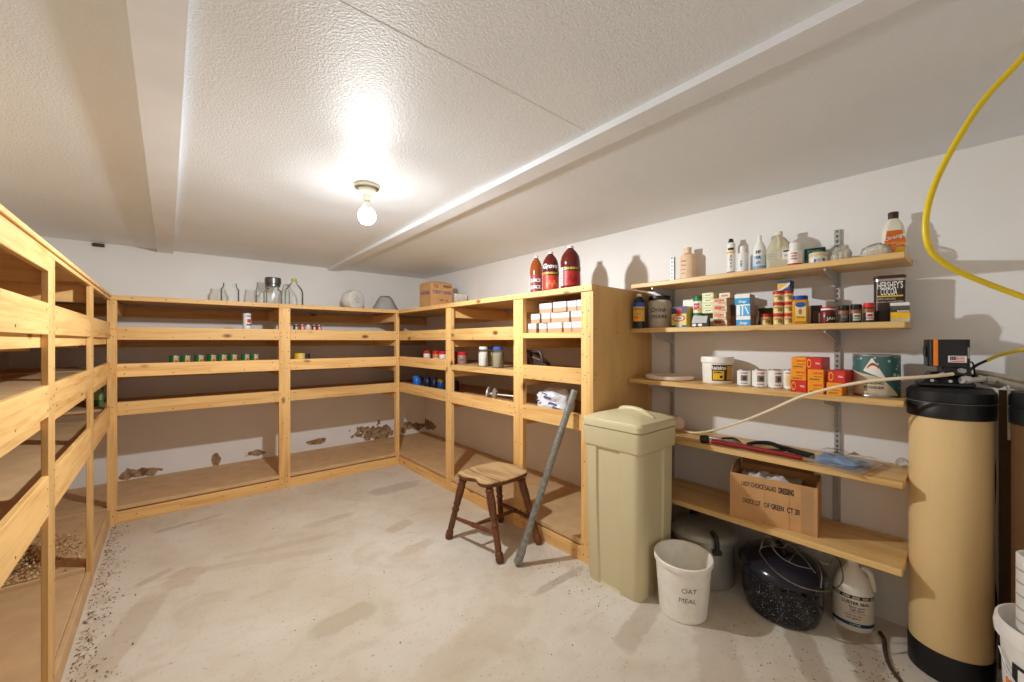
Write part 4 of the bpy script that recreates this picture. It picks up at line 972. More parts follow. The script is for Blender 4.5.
# wire rack thrown over it
t = thing('wire_rack', 'thin bent wire canning rack thrown over the black speckled roaster', 'rack', (2.34, .60, .21))
O = Vector(t.location); t.location += Vector((-.012, -.004, .024))
WIRE = metal('wire', (150, 144, 134), .35)
def wires(name, lst, r_=.0024, closed=False):
    mb = MB()
    for pts in lst: mb.tube([wpt(*q) - O for q in pts], r_, WIRE, 6, closed=closed, smooth=6)
    return mb.build(name, t)
wires('ring', [[(760, 553, 2.0), (765, 564, 1.93), (777, 577, 1.85), (795, 588.5, 1.79), (815, 594.5, 1.77), (832, 594, 1.78), (842, 585, 1.80), (841, 572, 1.84), (836, 560, 1.90), (822, 553, 1.96), (800, 549, 2.0), (778, 548, 2.02)]], .0026, True)
wires('wavy_wire', [[(760, 554, 1.95), (764.7, 541, 1.99), (771, 541.5, 1.98), (775.4, 549.5, 1.96), (783, 551.6, 1.95), (787, 548, 1.95), (792.6, 549.5, 1.93), (798, 556.5, 1.90), (804.4, 563, 1.87), (815, 577, 1.82)],
                    [(771, 541.5, 1.98), (773.5, 553, 1.93), (782, 562, 1.88), (789, 566, 1.86), (798, 570, 1.84), (812, 573, 1.83)],
                    [(789, 565, 1.86), (795, 557, 1.9), (801, 555, 1.91), (810, 559, 1.89), (813, 556, 1.9), (818, 561, 1.88), (822, 567, 1.86), (829, 568, 1.85), (832, 563, 1.88)],
                    [(760, 550.5, 1.97), (775, 550, 1.97)], [(815, 562, 1.88), (821, 577, 1.81), (820.5, 592, 1.77)]], .002)
# floor sealer jug
t = thing('sealer_jug', 'white plastic jug with printed label and blue band beside the black speckled roaster', 'jug', (2.445, .395, 0), -72)
JW = C((226, 220, 208), .4); rj = .076; mb = MB()
sec = ((.94, .0), (1, .012), (1, .165), (.97, .185), (.8, .225), (.48, .262), (.3, .282), (.28, .298))
mb.lathe([(rj * q, z) for q, z in sec], JW, 48, 1, .82)
mb.tube([(.03, -.0, .275), (.058, 0, .262), (.070, 0, .225), (.074, 0, .18)], .012, JW, 10, smooth=5)
e = .0016
mb.wrap(rj, .148, .164, -75, 75, DARK, 1, .82); mb.wrap(rj, .040, .148, -75, 75, C((214, 204, 188)), 1, .82); mb.wrap(rj, .024, .040, -80, 80, C((26, 64, 92)), 1, .82)
mb.text('LUSTER SEAL', .03, INK, cyl(rj, .130, 1, .82, 2, e), .105, .03)
for k in range(5): mb.text(('floor sealer', 'high gloss', 'finish for concrete', 'ready to use', 'one gallon')[k], .013, INK if k != 2 else RED, cyl(rj, .112 - .0125 * k, 1, .82, 6 if k < 3 else -6, e), .06, .01)
for k in range(5): mb.wrap(rj, .151, .161, -62 + 27 * k, -42 + 27 * k, C((170, 160, 146)), 1, .82, .0014, 6)
mb.text('LUSTER', .012, C((190, 200, 206)), cyl(rj, .032, 1, .82, 0, e), .04, .02)
mb.build('body', t); MB().lathe([(.026, .294), (.027, .310), (.023, .314)], WHITE, 24).build('cap', t)

# ================================================================== water softener
TX, TY_ = 2.40, .085
t = thing('softener_tank', 'tall tan softener tank with black base, black cap and control head', 'tank', (TX, TY_, 0), -77)
MB().lathe([(.115, 0), (.121, .004), (.122, .10), (.120, .113), (.10, .114)], BLACK, 56).build('base', t)
mb = MB(); mb.lathe([(.112, .10), (.118, .110), (.118, 1.045), (.11, 1.05)], TANBODY, 64); mb.build('body', t)
mb = MB(); mb.lathe([(.118, 1.026), (.124, 1.028), (.125, 1.083), (.122, 1.088), (.126, 1.093), (.125, 1.130), (.114, 1.144), (.05, 1.150)], BLACK, 56); mb.wrap(.1225, 1.0865, 1.0885, -179, 179, C((120, 118, 116)), n=48, eps=.0004); mb.build('cap', t)
hd = MB()
hd.box(-.095, -.062, 1.148, .06, .05, 1.166, BLACK, .005); hd.loft([[Vector((x, y, z)) for x, y in ((-.085 + q, -.055 + q), (.055, -.055 + q), (.055, .045), (-.085 + q, .045))] for q, z in ((0, 1.166), (.03, 1.205))], BLACK)
hd.box(-.03, -.05, 1.19, .05, .04, 1.232, BLACK, .006)
for x, y, z in ((-.06, -.064, 1.172), (-.01, -.066, 1.172), (.035, -.066, 1.172)): hd.disc((x, y, z), (0, -1, 0), .006, STEEL, 10)
hd.tube([(-.035, -.055, 1.195), (-.035, -.085, 1.198)], .009, STEEL, 10); hd.tube([(.035, -.05, 1.185), (.035, -.082, 1.185)], .011, C((176, 172, 166)), 6); hd.tube([(.02, -.05, 1.215), (.02, -.085, 1.215)], .010, C((150, 150, 150)), 6)
ho = hd.build('valve_body', t)
hx_ = MB(); hx_.loft([rrect(.058, .050, .014, z, 4, -.012, -.012) for z in (1.228, 1.232, 1.330, 1.336)], BLACK)
bo = hx_.build('control_box', t)
def around(hx, hy, r_, cx, cy, z0, z1, x0, x1, m, e):
    pass
mb = MB(); mb.box(-.056, -.0635, 1.231, -.043, .0395, 1.3375, ORANGE, .001); mb.build('orange_band', t).parent = bo
mb = MB(); d = .062 + .0012
def pf(x0, z0, x1, z1, m, e_=0): mb.faces([Vector((x0, -d - e_, z0)), Vector((x1, -d - e_, z0)), Vector((x1, -d - e_, z1)), Vector((x0, -d - e_, z1))], [(0, 1, 2, 3)], m)
pf(-.016, 1.246, .034, 1.272, WHITE)
for k in range(7): pf(-.011, 1.249 + .0029 * k, .029, 1.249 + .0029 * (k + 1), RED if k % 2 == 0 else WHITE, .0008)
pf(-.011, 1.2575, .006, 1.2693, NAVY, .0014)
for a in range(3):
    for b in range(2): mb.disc((-.0075 + .0055 * a, -d - .002, 1.2605 + .0055 * b), (0, -1, 0), .0012, WHITE, 6)
pf(.036, 1.262, .043, 1.305, C((140, 138, 132))); mb.build('flag_sticker', t).parent = bo
MB().box(-.076, -.035, 1.265, -.070, .0, 1.305, BLACK, .002).build('side_plug', t).parent = bo
mb = MB(); mb.lathe([(.045, 0), (.04, .006), (.012, .018), (.008, .03)], BLACK, 28); o = mb.build('dome_cap', t); o.location = (.075, .03, 1.166)
mb = MB(); mb.tube([(.02, -.02, 1.233), (.055, -.03, 1.247), (.075, .03, 1.19)], .003, BLACK, 6, smooth=5); mb.build('wire', t)
mb = MB(); mb.tube([(.112, .03, 1.02), (.125, .02, .8), (.118, .03, .5), (.128, .02, .3), (.122, .03, .02)], .005, BLACK, 8, smooth=6); mb.build('power_wire', t)
# plumbing running right from the head
t = thing('water_pipe', 'pale grey water pipe with brass fittings running right from the softener head', 'pipe', (TX - .02, .02, 1.19))
O = Vector(t.location); PVC = C((196, 188, 172), .4)
mb = MB(); mb.tube([wpt(968, 381, 1.56) - O, wpt(990, 379, 1.56) - O, wpt(1012, 385, 1.53) - O, wpt(1060, 396, 1.46) - O], .011, PVC, 12, smooth=4); mb.tube([wpt(976, 372, 1.62) - O, wpt(1000, 376, 1.56) - O, wpt(1060, 388, 1.48) - O], .011, PVC, 12, smooth=4); mb.build('pipe_run', t)
mb = MB()
for a, b, r_ in (((984, 381, 1.56), (991, 382, 1.56), .017), ((992, 382, 1.56), (999, 384, 1.56), .019), ((962, 380, 1.56), (968, 381, 1.56), .014)):
    mb.tube([wpt(*a) - O, wpt(*b) - O], r_, C((150, 132, 104), .4) if r_ > .018 else C((168, 166, 162), .35), 8)
mb.build('fitting', t)
mb = MB(); mb.tube([wpt(1008, 385, 1.535) - O, wpt(1009, 392, 1.52) - O, wpt(1009.5, 440, 1.52) - O], .005, C((214, 204, 184)), 8); mb.build('drop_tube', t)
# second tank and what stands right of it
t = thing('softener_tank', 'second dark brown tank with black cap cut by the right picture edge', 'tank', (2.352, -.185, 0), -70)
MB().lathe([(.112, 0), (.118, .004), (.119, .10), (.117, .115), (.10, .116)], BLACK, 48).build('base', t)
MB().lathe([(.110, .10), (.1155, .112), (.1155, 1.045), (.11, 1.05)], C((96, 66, 40)), 48).build('body', t)
MB().lathe([(.116, 1.030), (.121, 1.032), (.122, 1.085), (.119, 1.090), (.123, 1.095), (.122, 1.132), (.112, 1.146), (.05, 1.150)], BLACK, 48).build('cap', t)
t = thing('fibreboard_sheet', 'dark brown fibreboard sheet leaning on the wall behind the tanks', 'board', (2.565, -.38, 0))
mb = MB(); mb.loft([[Vector((x + dx, y, z)) for x, y in ((-.006, -.33), (.006, -.33), (.006, .335), (-.006, .335))] for z, dx in ((0, 0), (1.13, .024))], plain('dark_fibreboard', (104, 76, 48), .7, .1, 8, .2)); mb.build('sheet', t, smooth=False)
t = thing('bucket', 'white plastic bucket with an orange label at the right picture edge', 'bucket', (2.05, -.185, 0), -78)
mb = MB(); mb.lathe([(.128, 0), (.132, .005), (.148, .40), (.160, .403), (.162, .425), (.158, .45), (.152, .452), (.146, .43), (.128, .02)], C((236, 232, 226)), 56); mb.build('body', t)
mb = MB(); rr = .141; mb.wrap(.139, .20, .335, -84, -20, ORANGE, eps=.004); mb.wrap(.143, .29, .345, -70, -24, DARK, eps=.004); mb.wrap(.144, .295, .335, -62, -40, WHITE, eps=.005); mb.build('label', t)
mb = MB(); mb.tube([(-.155, -.01, .36), (-.13, -.10, .29), (0, -.165, .26), (.13, -.10, .29), (.155, -.01, .36)], .003, STEEL, 8, smooth=8); mb.build('handle', t)
t = thing('paper_roll', 'white paper tube standing in the bucket at the right picture edge', 'roll', (2.05, -.125, .022), 0)
mb = MB(); mb.lathe([(.055, 0), (.055, .635), (.052, .638), (.046, .636), (.046, .4)], C((226, 222, 214)), 36)
for k in range(5): mb.wrap(.055, .43 + .04 * k, .436 + .04 * k, -179, 179, C((176, 172, 164)), n=30)
mb.build('tube', t)
# hoses
t = thing('brine_hose', 'long cream plastic hose from the softener head to the fourth wall shelf', 'hose', (2.2, .3, S4))
O = Vector(t.location)
pts = []
for u, v, X in ((953, 374, 2.225), (940, 375.5, 2.20), (915, 377.5, 2.165), (890, 379, 2.15), (860, 382.5, 2.145), (830, 388.5, 2.15), (800, 397, 2.16), (775, 408, 2.18), (750, 418.5, 2.22), (728, 426, 2.28), (710, 431, 2.36), (695, 432.8, 2.43), (684, 433, 2.45)):
    y, tt, s_ = col(u, X); z = max(H + (341 - v) / F * tt, S4 + .0085); pts.append(Vector((X, y, z)) - O)
MB().tube(pts, .0064, C((226, 206, 176), .4), 10, smooth=5).build('hose_run', t)
t = thing('air_hose', 'yellow hose hanging in a wide loop from the ceiling at the right', 'hose', (1.6, .1, 1.6))
O = Vector(t.location); YH = C((226, 196, 26), .35)
pts = [wpt(u, v, tt) - O for u, v, tt in ((1046, 22, 1.065), (1024, 56, 1.10), (985.5, 98, 1.15), (959, 137.6, 1.17), (938, 177, 1.18), (927.5, 209, 1.18), (926, 235, 1.18), (933, 253.6, 1.18), (954, 269, 1.17), (985, 282.6, 1.15), (1024, 297, 1.12), (1070, 312, 1.08))]
MB().tube(pts, .0078, YH, 12, smooth=6).build('hose_run', t)
t = thing('power_cord', 'short yellow cord with black end beside the softener control head', 'cord', (2.3, 0, 1.25))
O = Vector(t.location)
mb = MB(); mb.tube([wpt(987, 360.5, 1.60) - O, wpt(997, 356, 1.58) - O, wpt(1010, 352.5, 1.55) - O, wpt(1026, 349.5, 1.52) - O, wpt(1060, 345, 1.48) - O], .0062, YH, 10, smooth=5); mb.build('yellow_length', t)
mb = MB(); mb.tube([wpt(969, 371, 1.62) - O, wpt(977, 365, 1.61) - O, wpt(987.5, 360.2, 1.60) - O], .005, BLACK, 8, smooth=5); mb.build('black_length', t)
t = thing('dirty_cord', 'dirty dark brown cord lying on the floor before the tan tank', 'cord', (2.2, .25, 0))
O = Vector(t.location); pts = []
for u, v in ((880, 634), (884, 641), (885, 652), (889, 666), (896, 677), (906, 690)):
    x, y = fpt(u, v); pts.append(Vector((x, y, .007)) - O)
mb = MB(); mb.tube(pts, lambda q: .0085 - .002 * q, plain('dirty_cord', (66, 48, 36), .85, .3, 30), 8, smooth=6); mb.build('cord_run', t)

# ================================================================== stool and pipe
t = thing('stool', 'worn wooden stool with turned legs before the right shelving', 'stool', (1.66, 2.13, 0))
O = Vector(t.location)
SEATW = wood('worn_seat', 'y', (200, 168, 122), (112, 76, 46), 9, False, .6)
nt = SEATW.node_tree; bs = nt.nodes['Principled BSDF']
LEGW = wood('dark_turned_wood', 'z', (112, 66, 40), (66, 36, 22), 16, False, .4)
c4 = [(-.205, .165), (-.178, -.165), (.205, -.15), (.19, .185)]     # left, front, right, back corners as seen
outline = []
def rc(a, b, c, r_=.05, n=5):
    a, b, c = Vector(a), Vector(b), Vector(c); p_ = b + (a - b).normalized() * r_; q_ = b + (c - b).normalized() * r_
    return [((1 - k / n) ** 2) * p_ + 2 * (k / n) * (1 - k / n) * b + (k / n) ** 2 * q_ for k in range(n + 1)]
for i in range(4):
    outline += rc(c4[i - 1], c4[i], c4[(i + 1) % 4], .07)
    if i == 0:      # the scooped front edge between the left and front corner
        a, b = Vector(c4[0]), Vector(c4[1]); d = (b - a)
        outline += [a + d * f_ + Vector((dx, 0)) for f_, dx in ((.3, .002), (.4, .016), (.5, .03), (.6, .026), (.7, .006))]
    else:
        a, b = Vector(c4[i]), Vector(c4[(i + 1) % 4]); d = (b - a); nr = Vector((-d.y, d.x)).normalized()
        if nr.dot(a + d * .5) < 0: nr = -nr
        outline += [a + d * f_ + nr * .014 * math.sin(PI * f_) for f_ in (.35, .5, .65)]
cen = sum(outline, Vector((0, 0))) / len(outline)
mb = MB(); mb.loft([[Vector((*(cen + (p_ - cen) * k), z)) for p_ in outline] for k, z in ((.95, .418), (.985, .424), (1, .434), (1, .444), (.985, .450), (.9, .4515), (.5, .4465))], [LEGW, LEGW, LEGW, SEATW, SEATW, SEATW]); mb.build('seat', t)
feet = [(1.435, 2.335), (1.512, 1.875), (1.846, 1.885), (1.862, 2.30)]
tops = [(1.505, 2.255), (1.525, 2.005), (1.80, 2.02), (1.80, 2.26)]
def turned(q):
    b = .0205 + .006 * math.sin(PI * min(1, max(0, (q - .02) / .42)))
    for c_, w_, h_ in ((.07, .02, .006), (.44, .014, .005), (.49, .012, -.004), (.53, .02, .006), (.58, .012, -.004), (.86, .012, -.004), (.90, .02, .006), (.96, .03, .006)): b += h_ * math.exp(-((q - c_) / w_) ** 2)
    return b
def legp(k, q): return Vector((tops[k][0] + (feet[k][0] - tops[k][0]) * q, tops[k][1] + (feet[k][1] - tops[k][1]) * q, .425 * (1 - q) + .004 * q)) - O
for k in range(4):
    mb = MB(); mb.tube([legp(k, q / 44) for q in range(45)], turned, LEGW, 14); mb.build('leg', t)
def spindle(q): return .008 + .006 * math.sin(PI * q) ** .6 + .003 * math.exp(-((q - .5) / .05) ** 2)
for a, b in ((legp(0, .66), legp(1, .64)), (legp(2, .64), legp(3, .66)), ((legp(0, .66) + legp(1, .64)) / 2, (legp(2, .64) + legp(3, .66)) / 2)):
    mb = MB(); mb.tube([a.lerp(b, q / 30) for q in range(31)], spindle, LEGW, 12); mb.build('stretcher', t)
t = thing('steel_pipe', 'grey galvanised pipe leaning from the floor against the right shelving', 'pipe', (1.572, 1.785, 0))
O = Vector(t.location)
a = Vector((0, 0, .016)); b = Vector((1.888, 1.617, 1.03)) - O
d = (b - a).normalized()
mb = MB(); mb.tube([a + d * .07, b], .0205, GALV, 20); mb.build('tube', t)
mb = MB(); mb.tube([a, a + d * .004, a + d * .075, a + d * .085], lambda q: .024, GALV, 20); mb.tube([a + d * .012, a + d * .022], .0258, GALV, 20); mb.tube([a + d * .055, a + d * .07], .0258, GALV, 20); mb.build('coupling', t)

# ================================================================== goods on the plank shelving
DK = [q + .0008 for q in DK]; T = TOP1 + .0008
def can(name, label, X, Y, z, r, h, body, extra=None, rz=0, group=None, cat='can', lid=STEEL):
    t = thing(name, label, cat, (X, Y, z), rz, group)
    mb = MB(); mb.lathe([(r, 0), (r * 1.03, .002), (r, .005), (r, h - .005), (r * 1.03, h - .002), (r, h), (r * .93, h - .003)], [lid, lid, body, lid, lid, lid], 24)
    if extra: extra(mb, r, h)
    mb.build('body', t); return t
ORD = ('first', 'second', 'third', 'fourth', 'fifth', 'sixth', 'seventh', 'last')
def grn(mb, r, h):
    mb.wrap(r, h * .3, h * .82, -38, 22, C((214, 164, 112))); mb.wrap(r, h * .35, h * .6, -25, 5, C((176, 92, 56)), eps=.0012); mb.text('BEANS', .014, WHITE, cyl(r, h * .88), .04, .02)
for k, u in enumerate((174.5, 186, 199.5, 212, 222.5, 233, 245.5, 254.5)):
    Y = 4.24 if k % 3 else 4.26; x = row(u, Y)[0]
    can('food_can', ORD[k] + ' green labelled can from the left in the row of eight on the back shelf', x, Y, DK[1], .033, .098, C((20, 118, 62)), grn, 28, 'green cans on the back shelving')
x = row(247, 4.2)[0]
def wc(mb, r, h): mb.wrap(r, h * .55, h * .72, -30, 30, RED, R2=r); mb.wrap(r, h * .42, h * .5, -40, 40, C((90, 90, 100))); mb.text('MILK', .02, NAVY, cyl(r, h * .85), .05, .02)
can('tall_can', 'tall white can with a red mark standing alone on the upper back shelf', x, 4.2, DK[2], .031, .19, C((222, 222, 222)), wc, 25)
for k, (u, c) in enumerate(((296, (60, 64, 58)), (302, (196, 60, 44)), (308, (214, 206, 200)), (314, (120, 50, 44)), (319, (168, 60, 52)))):
    x = row(u, 4.22)[0]
    can('small_can', ('dark green small can', 'bright red small can', 'whitish small can', 'dark maroon small can', 'dull red small can')[k] + ' in the short row of five on the upper back shelf', x, 4.22, DK[2], .0235, .10, C(c), lambda mb, r, h: mb.wrap(r, h * .5, h * .8, -40, 10, C((206, 190, 170))), 15, 'short row of small cans')
x = row(299.5, 4.2)[0]
can('yellow_can', 'yellow labelled can alone right of the middle post on the back shelving', x, 4.2, DK[1], .048, .102, C((228, 186, 40)), lambda mb, r, h: (mb.wrap(r, h * .55, h * .8, -30, 30, C((236, 226, 190))), mb.text('CORN', .018, C((40, 110, 50)), cyl(r, h * .68, eps=.002), .05, .02)), 15)
x = row(308, 4.26)[0]
can('dark_can', 'small dark can beside the yellow labelled can', x, 4.30, DK[1], .028, .095, C((50, 40, 50)))
t = thing('green_carton', 'tall green carton in the corner of the left shelving', 'carton', (-.42, 4.36, DK[0]), 20)
mb = MB(); mb.box(-.04, -.03, 0, .04, .03, .19, C((70, 116, 60)), .002); patch(mb, .03, -.03, .05, .03, .13, C((150, 168, 110))); mb.build('body', t)

# glassware on top of the back unit
T = TOP1 + .0008
def gj(label, u, Y, r, h, neck=.7, lidc=None, lidh=.05, lidr=None, name='glass_jar'):
    x = row(u, Y)[0]
    t = thing(name, label, 'jar', (x, Y, T)); mb = MB()
    hb = h - (lidh if lidc else 0)
    mb.lathe([(r * .9, 0), (r, .01), (r, hb * .7), (r * neck, hb * .85), (r * neck, hb), (r * neck - .004, hb), (r * neck - .004, hb * .86), (r - .005, hb * .69), (r - .005, .014), (r * .5, .012)], GLASS, 32); mb.build('glass', t)
    if lidc: 
        q = lidr or r * neck * 1.06
        MB().lathe([(q, hb - .01), (q, hb + .012), (q * 1.12, hb + .016), (q * 1.12, h - .006), (q * 1.05, h)], lidc, 28).build('lid', t)
    return t
gj('faint clear glass jar standing alone on top of the back shelving', 230, 4.45, .07, .19, .75)
gj('small clear glass jar left of the jar with the dark metal lid', 261.5, 4.36, .045, .205, .8)
gj('big clear glass jar with a dark metal lid on top of the back shelving', 273, 4.46, .080, .275, .62, metal('pewter', (110, 108, 106), .35), .075, .062)
gj('small clear glass jar between the dark lidded jar and the glass jug', 285.5, 4.33, .036, .20, .6)
x = row(294, 4.42)[0]
t = thing('glass_jug', 'clear gallon glass jug with a yellow green cap on top of the back shelving', 'jug', (x, 4.42, T)); mb = MB(); r = .082
mb.lathe([(r * .95, 0), (r, .01), (r, .14), (r * .9, .175), (r * .55, .215), (.024, .24), (.022, .262), (.018, .262), (.019, .24), (r * .5, .21), (r * .86, .172), (r - .005, .138), (r - .005, .012)], GLASS, 36); mb.tube([(.02, 0, .25), (.05, 0, .25), (.058, 0, .22), (.062, 0, .19)], .006, GLASS, 8, smooth=4); mb.build('glass', t)
MB().lathe([(.024, .256), (.025, .276), (.022, .279)], C((178, 190, 52)), 20).build('cap', t)
MILKG = plain('milk_glass', (222, 220, 214), .3, .03, 12)
x = row(355, 4.42)[0]
t = thing('lamp_shade', 'round white glass lamp shade lying on its side on the back shelving', 'lamp shade', (x, 4.46, T), 28)
mb = MB(); rings = []
for q, y in ((.05, -.05), (.100, -.052), (.112, -.046), (.114, -.03), (.112, .03), (.102, .075), (.075, .105), (.03, .118)):
    rings.append([Vector((q * math.cos(2 * PI * k / 40), y, .112 + q * math.sin(2 * PI * k / 40))) for k in range(40)])
mb.loft(rings, MILKG); mb.build('shade', t)
mb = MB()
for k in range(5): mb.tube([(.05 * math.cos(k * 1.257 + .4) * f_, -.054, .112 + .05 * math.sin(k * 1.257 + .4) * f_) for f_ in (.3, .55, .8)], .003, C((150, 150, 146)), 6)
mb.build('pattern', t)
x = row(384.5, 4.42)[0]
t = thing('lamp_shade', 'frosted cone glass lamp shade standing near the corner of the back shelving', 'lamp shade', (x, 4.40, T), 0)
FROG = thin_glass('frosted_glass', (.9, .9, .9), .5, (196, 196, 194))
mb = MB(); mb.lathe([(.150, 0), (.145, .02), (.072, .155), (.062, .160), (.056, .158), (.066, .15), (.138, .02)], FROG, 40, cap0=False, cap1=False); mb.build('shade', t)
MB().lathe([(.052, .156), (.057, .158), (.057, .168), (.052, .170)], C((70, 66, 62)), 28, cap0=False, cap1=False).build('rim', t)

# right unit: top
t = thing('cardboard_box', 'closed cardboard box with purple printing on top of the corner shelving', 'box', (2.1, 3.764, T), 0)
mb = MB(); mb.box(0, 0, 0, .268, .255, .282, CARD, .003)
nx = lambda xc, zc: (lambda x, y: Vector((xc + x, -.0012, zc + y)))
ny = lambda yc, zc: (lambda x, y: Vector((-.0012, yc - x, zc + y)))
mb.text('TURKEY', .05, PURP, nx(.075, .185), None, .02, squeeze=.115); mb.text('DINNERS', .05, PURP, nx(.2, .183), None, .02, squeeze=.11); mb.text('VEGETABLE', .05, PURP, ny(.12, .18), None, .02, squeeze=.2); mb.text('FRESH', .04, INK, nx(.2, .25), .1, .03); mb.text('24', .034, RED, nx(.19, .1), .05, .02); mb.text('NET', .034, INK, nx(.13, .1), .05, .02); mb.text('TK', .06, C((150, 84, 60)), nx(.06, .245), .07, .02); mb.build('body', t, smooth=False)
mb = MB(); mb.loft([[Vector((x, y, .282 + (.012 if k else 0) + (.01 * math.sin(PI * x / .268) if k else 0))) for x, y in ((.004, .004 + .03 * k), (.09, .004 + .03 * k), (.18, .004 + .03 * k), (.264, .004 + .03 * k), (.264, .25 - .03 * k), (.004, .25 - .03 * k))] for k in (0, 1)], CARD); mb.build('flap', t, smooth=False)
t = thing('white_box', 'low pale box on the corner shelving beside the printed cardboard box', 'box', (2.475, 3.86, T), 0)
mb = MB(); mb.box(-.08, -.09, 0, .085, .09, .185, C((206, 196, 182)), .003); mb.box(-.083, -.093, .14, .088, .093, .188, C((214, 206, 194)), .003); mb.build('body', t)
for k, (u0, u1, vt, X, bc, lc, lab) in enumerate(((530, 542.5, 256, 2.12, (150, 70, 20), (150, 60, 70), 'amber juice bottle with a pale label, first of three on the right shelving'), (542.3, 558.8, 251.8, 2.085, (96, 22, 22), (206, 60, 42), 'dark red juice bottle with an orange red label, middle of the three'), (560.5, 580.3, 246, 2.045, (92, 24, 20), (170, 40, 32), 'biggest dark red juice bottle, nearest the plywood end panel'))):
    t, r, h = stand('juice_bottle', lab, 'bottle', X, u0, u1, vt, T, -62, 'juice bottles on the right shelving')
    JB = plain('juice_%d' % k, bc, .15, .1, 12, .5)
    mb = MB(); ps = [(.92, 0), (.99, .012), (1, .06), (.97, .08), (1, .1), (1, .5), (.96, .52), (1, .55), (.99, .66), (.88, .77), (.64, .86), (.34, .925), (.28, .955)]
    mb.lathe([(r * a, h * b) for a, b in ps], JB, 40)
    mb.wrap(r, h * .1, h * .5, -110, 110, C(lc)); 
    if k == 0:
        mb.wrap(r, h * .1, h * .5, -110, -50, WHITE, eps=.0012)
        for q in range(2): wrapf(mb, r, -20, 45, lambda d, q=q: h * (.16 + .16 * q), lambda d, q=q: h * (.28 + .16 * q), C((120, 40, 50)), eps=.0012); mb.text('JUICE', .04, WHITE, cyl(r, h * (.22 + .16 * q), a0=12, eps=.002), .085, .04)
    else:
        mb.wrap(r, h * .1, h * .5, -110, -34 if k == 2 else -58, WHITE, eps=.0012); mb.wrap(r, h * .42, h * .52, -30, 110, C((38, 30, 26)), eps=.0014); mb.text('CRANBERRY', .028, C((232, 196, 70)), cyl(r, h * .47, a0=16, eps=.002), .12, .02)
        for q in range(5): a_ = -15 + 17 * q; wrapf(mb, r, a_, a_ + 15, lambda d, q=q: h * (.15 + .05 * (q % 2)), lambda d, q=q: h * (.26 + .05 * (q % 2)), C((240, 120, 80) if k == 1 else (150, 24, 28)), eps=.0014, n=6)
        for q in range(4): mb.text('nutrition', .016, INK, cyl(r, h * (.2 + .07 * q), a0=-56 if k == 2 else -76, eps=.002), .055, .01)
        if k == 1: mb.text('Grove', .045, WHITE, cyl(r, h * .63, a0=8, eps=.002), .13, .03, .3)
    mb.build('body', t); MB().lathe([(r * .32, h * .945), (r * .33, h * .99), (r * .28, h)], C((226, 214, 208)), 24).build('cap', t)
# white and tan boxes
WB = C((212, 210, 208)); TB = C((188, 150, 118))
rows_ = [[(528, 536), (539, 546.5), (547.5, 561.5), (563.5, 571.5), (572, 581.5)], [(531, 539.5), (541.5, 550), (550.8, 569), (571, 582)], [(533, 538), (539.5, 551.5), (553, 566), (566.5, 576.5), (577, 585)]]
bh_ = .0672; cnt = 0
pos = ('leftmost', 'second from the left', 'third from the left', 'fourth from the left', 'rightmost'); rown = ('bottom layer', 'middle layer', 'top layer')
for j, rw in enumerate(rows_):
    for k, (u0, u1) in enumerate(rw):
        X = 1.955 + (.012 if (k + j) % 2 else 0); y0 = col(u0, X)[0]; y1 = max(col(u1, X)[0], 1.582); w_ = y0 - y1
        if (j, k) == (2, 0): X = 2.02
        pn = 'rightmost' if k == len(rw) - 1 else pos[k]
        t = thing('ration_box', 'white topped tan box, ' + pn + ' in the ' + rown[j] + ' of the stacked boxes', 'box', (X, (y0 + y1) / 2, DK[2] + j * (bh_ + .0004)), -90, 'white and tan boxes stacked on the right shelving')
        dp = .15
        MB().box(-w_ / 2, 0, 0, w_ / 2, dp, bh_ * .55, TB, .002).build('base', t)
        mb = MB(); mb.box(-w_ / 2 - .0005, -.001, bh_ * .42, w_ / 2 + .0005, dp, bh_, WB, .002)
        if w_ > .04: mb.text(('MEAL', 'BEEF', 'RICE', 'STEW', 'SOUP')[k], .012, C((150, 140, 160)), lambda x, y: Vector((x, -.0022, bh_ * .74 + y)), w_ * .6, .01)
        mb.build('lid', t)
# red lidded jars and glass jars
for k, (u, X, c) in enumerate(((427, 2.03, (226, 214, 200)), (436.2, 2.03, (196, 120, 60)), (443, 2.02, (226, 214, 200)), (453.8, 2.03, (206, 70, 60)), (462, 2.06, (150, 120, 104)))):
    y, tt, s_ = col(u, X); r = .036 if k < 4 else .044; h = .112
    t = thing('peanut_jar', ('red lidded jar with a white base, first of five', 'red lidded jar with an orange label, second of five', 'red lidded jar half hidden left of the post', 'red lidded jar with a red label right of the post', 'wide red lidded jar of brown contents') [k] + ' on the corner shelving', 'jar', (X, y, DK[1]), -45, 'red lidded jars on the corner shelving')
    mb = MB(); mb.lathe([(r * .95, 0), (r, .006), (r, h * .4), (r, h * .66), (r * .88, h * .74)], [C((222, 214, 204)) if k < 3 else C(c), C((222, 214, 204)) if k < 3 else C(c), C(c), C(c)], 28); mb.text('nuts', .02, WHITE if k in (1, 3) else INK, cyl(r, h * .35, a0=10), .04, .02); mb.build('body', t)
    MB().lathe([(r * .95, h * .74), (r * .98, h * .77), (r * .98, h * .97), (r * .9, h)], RED, 28).build('lid', t)
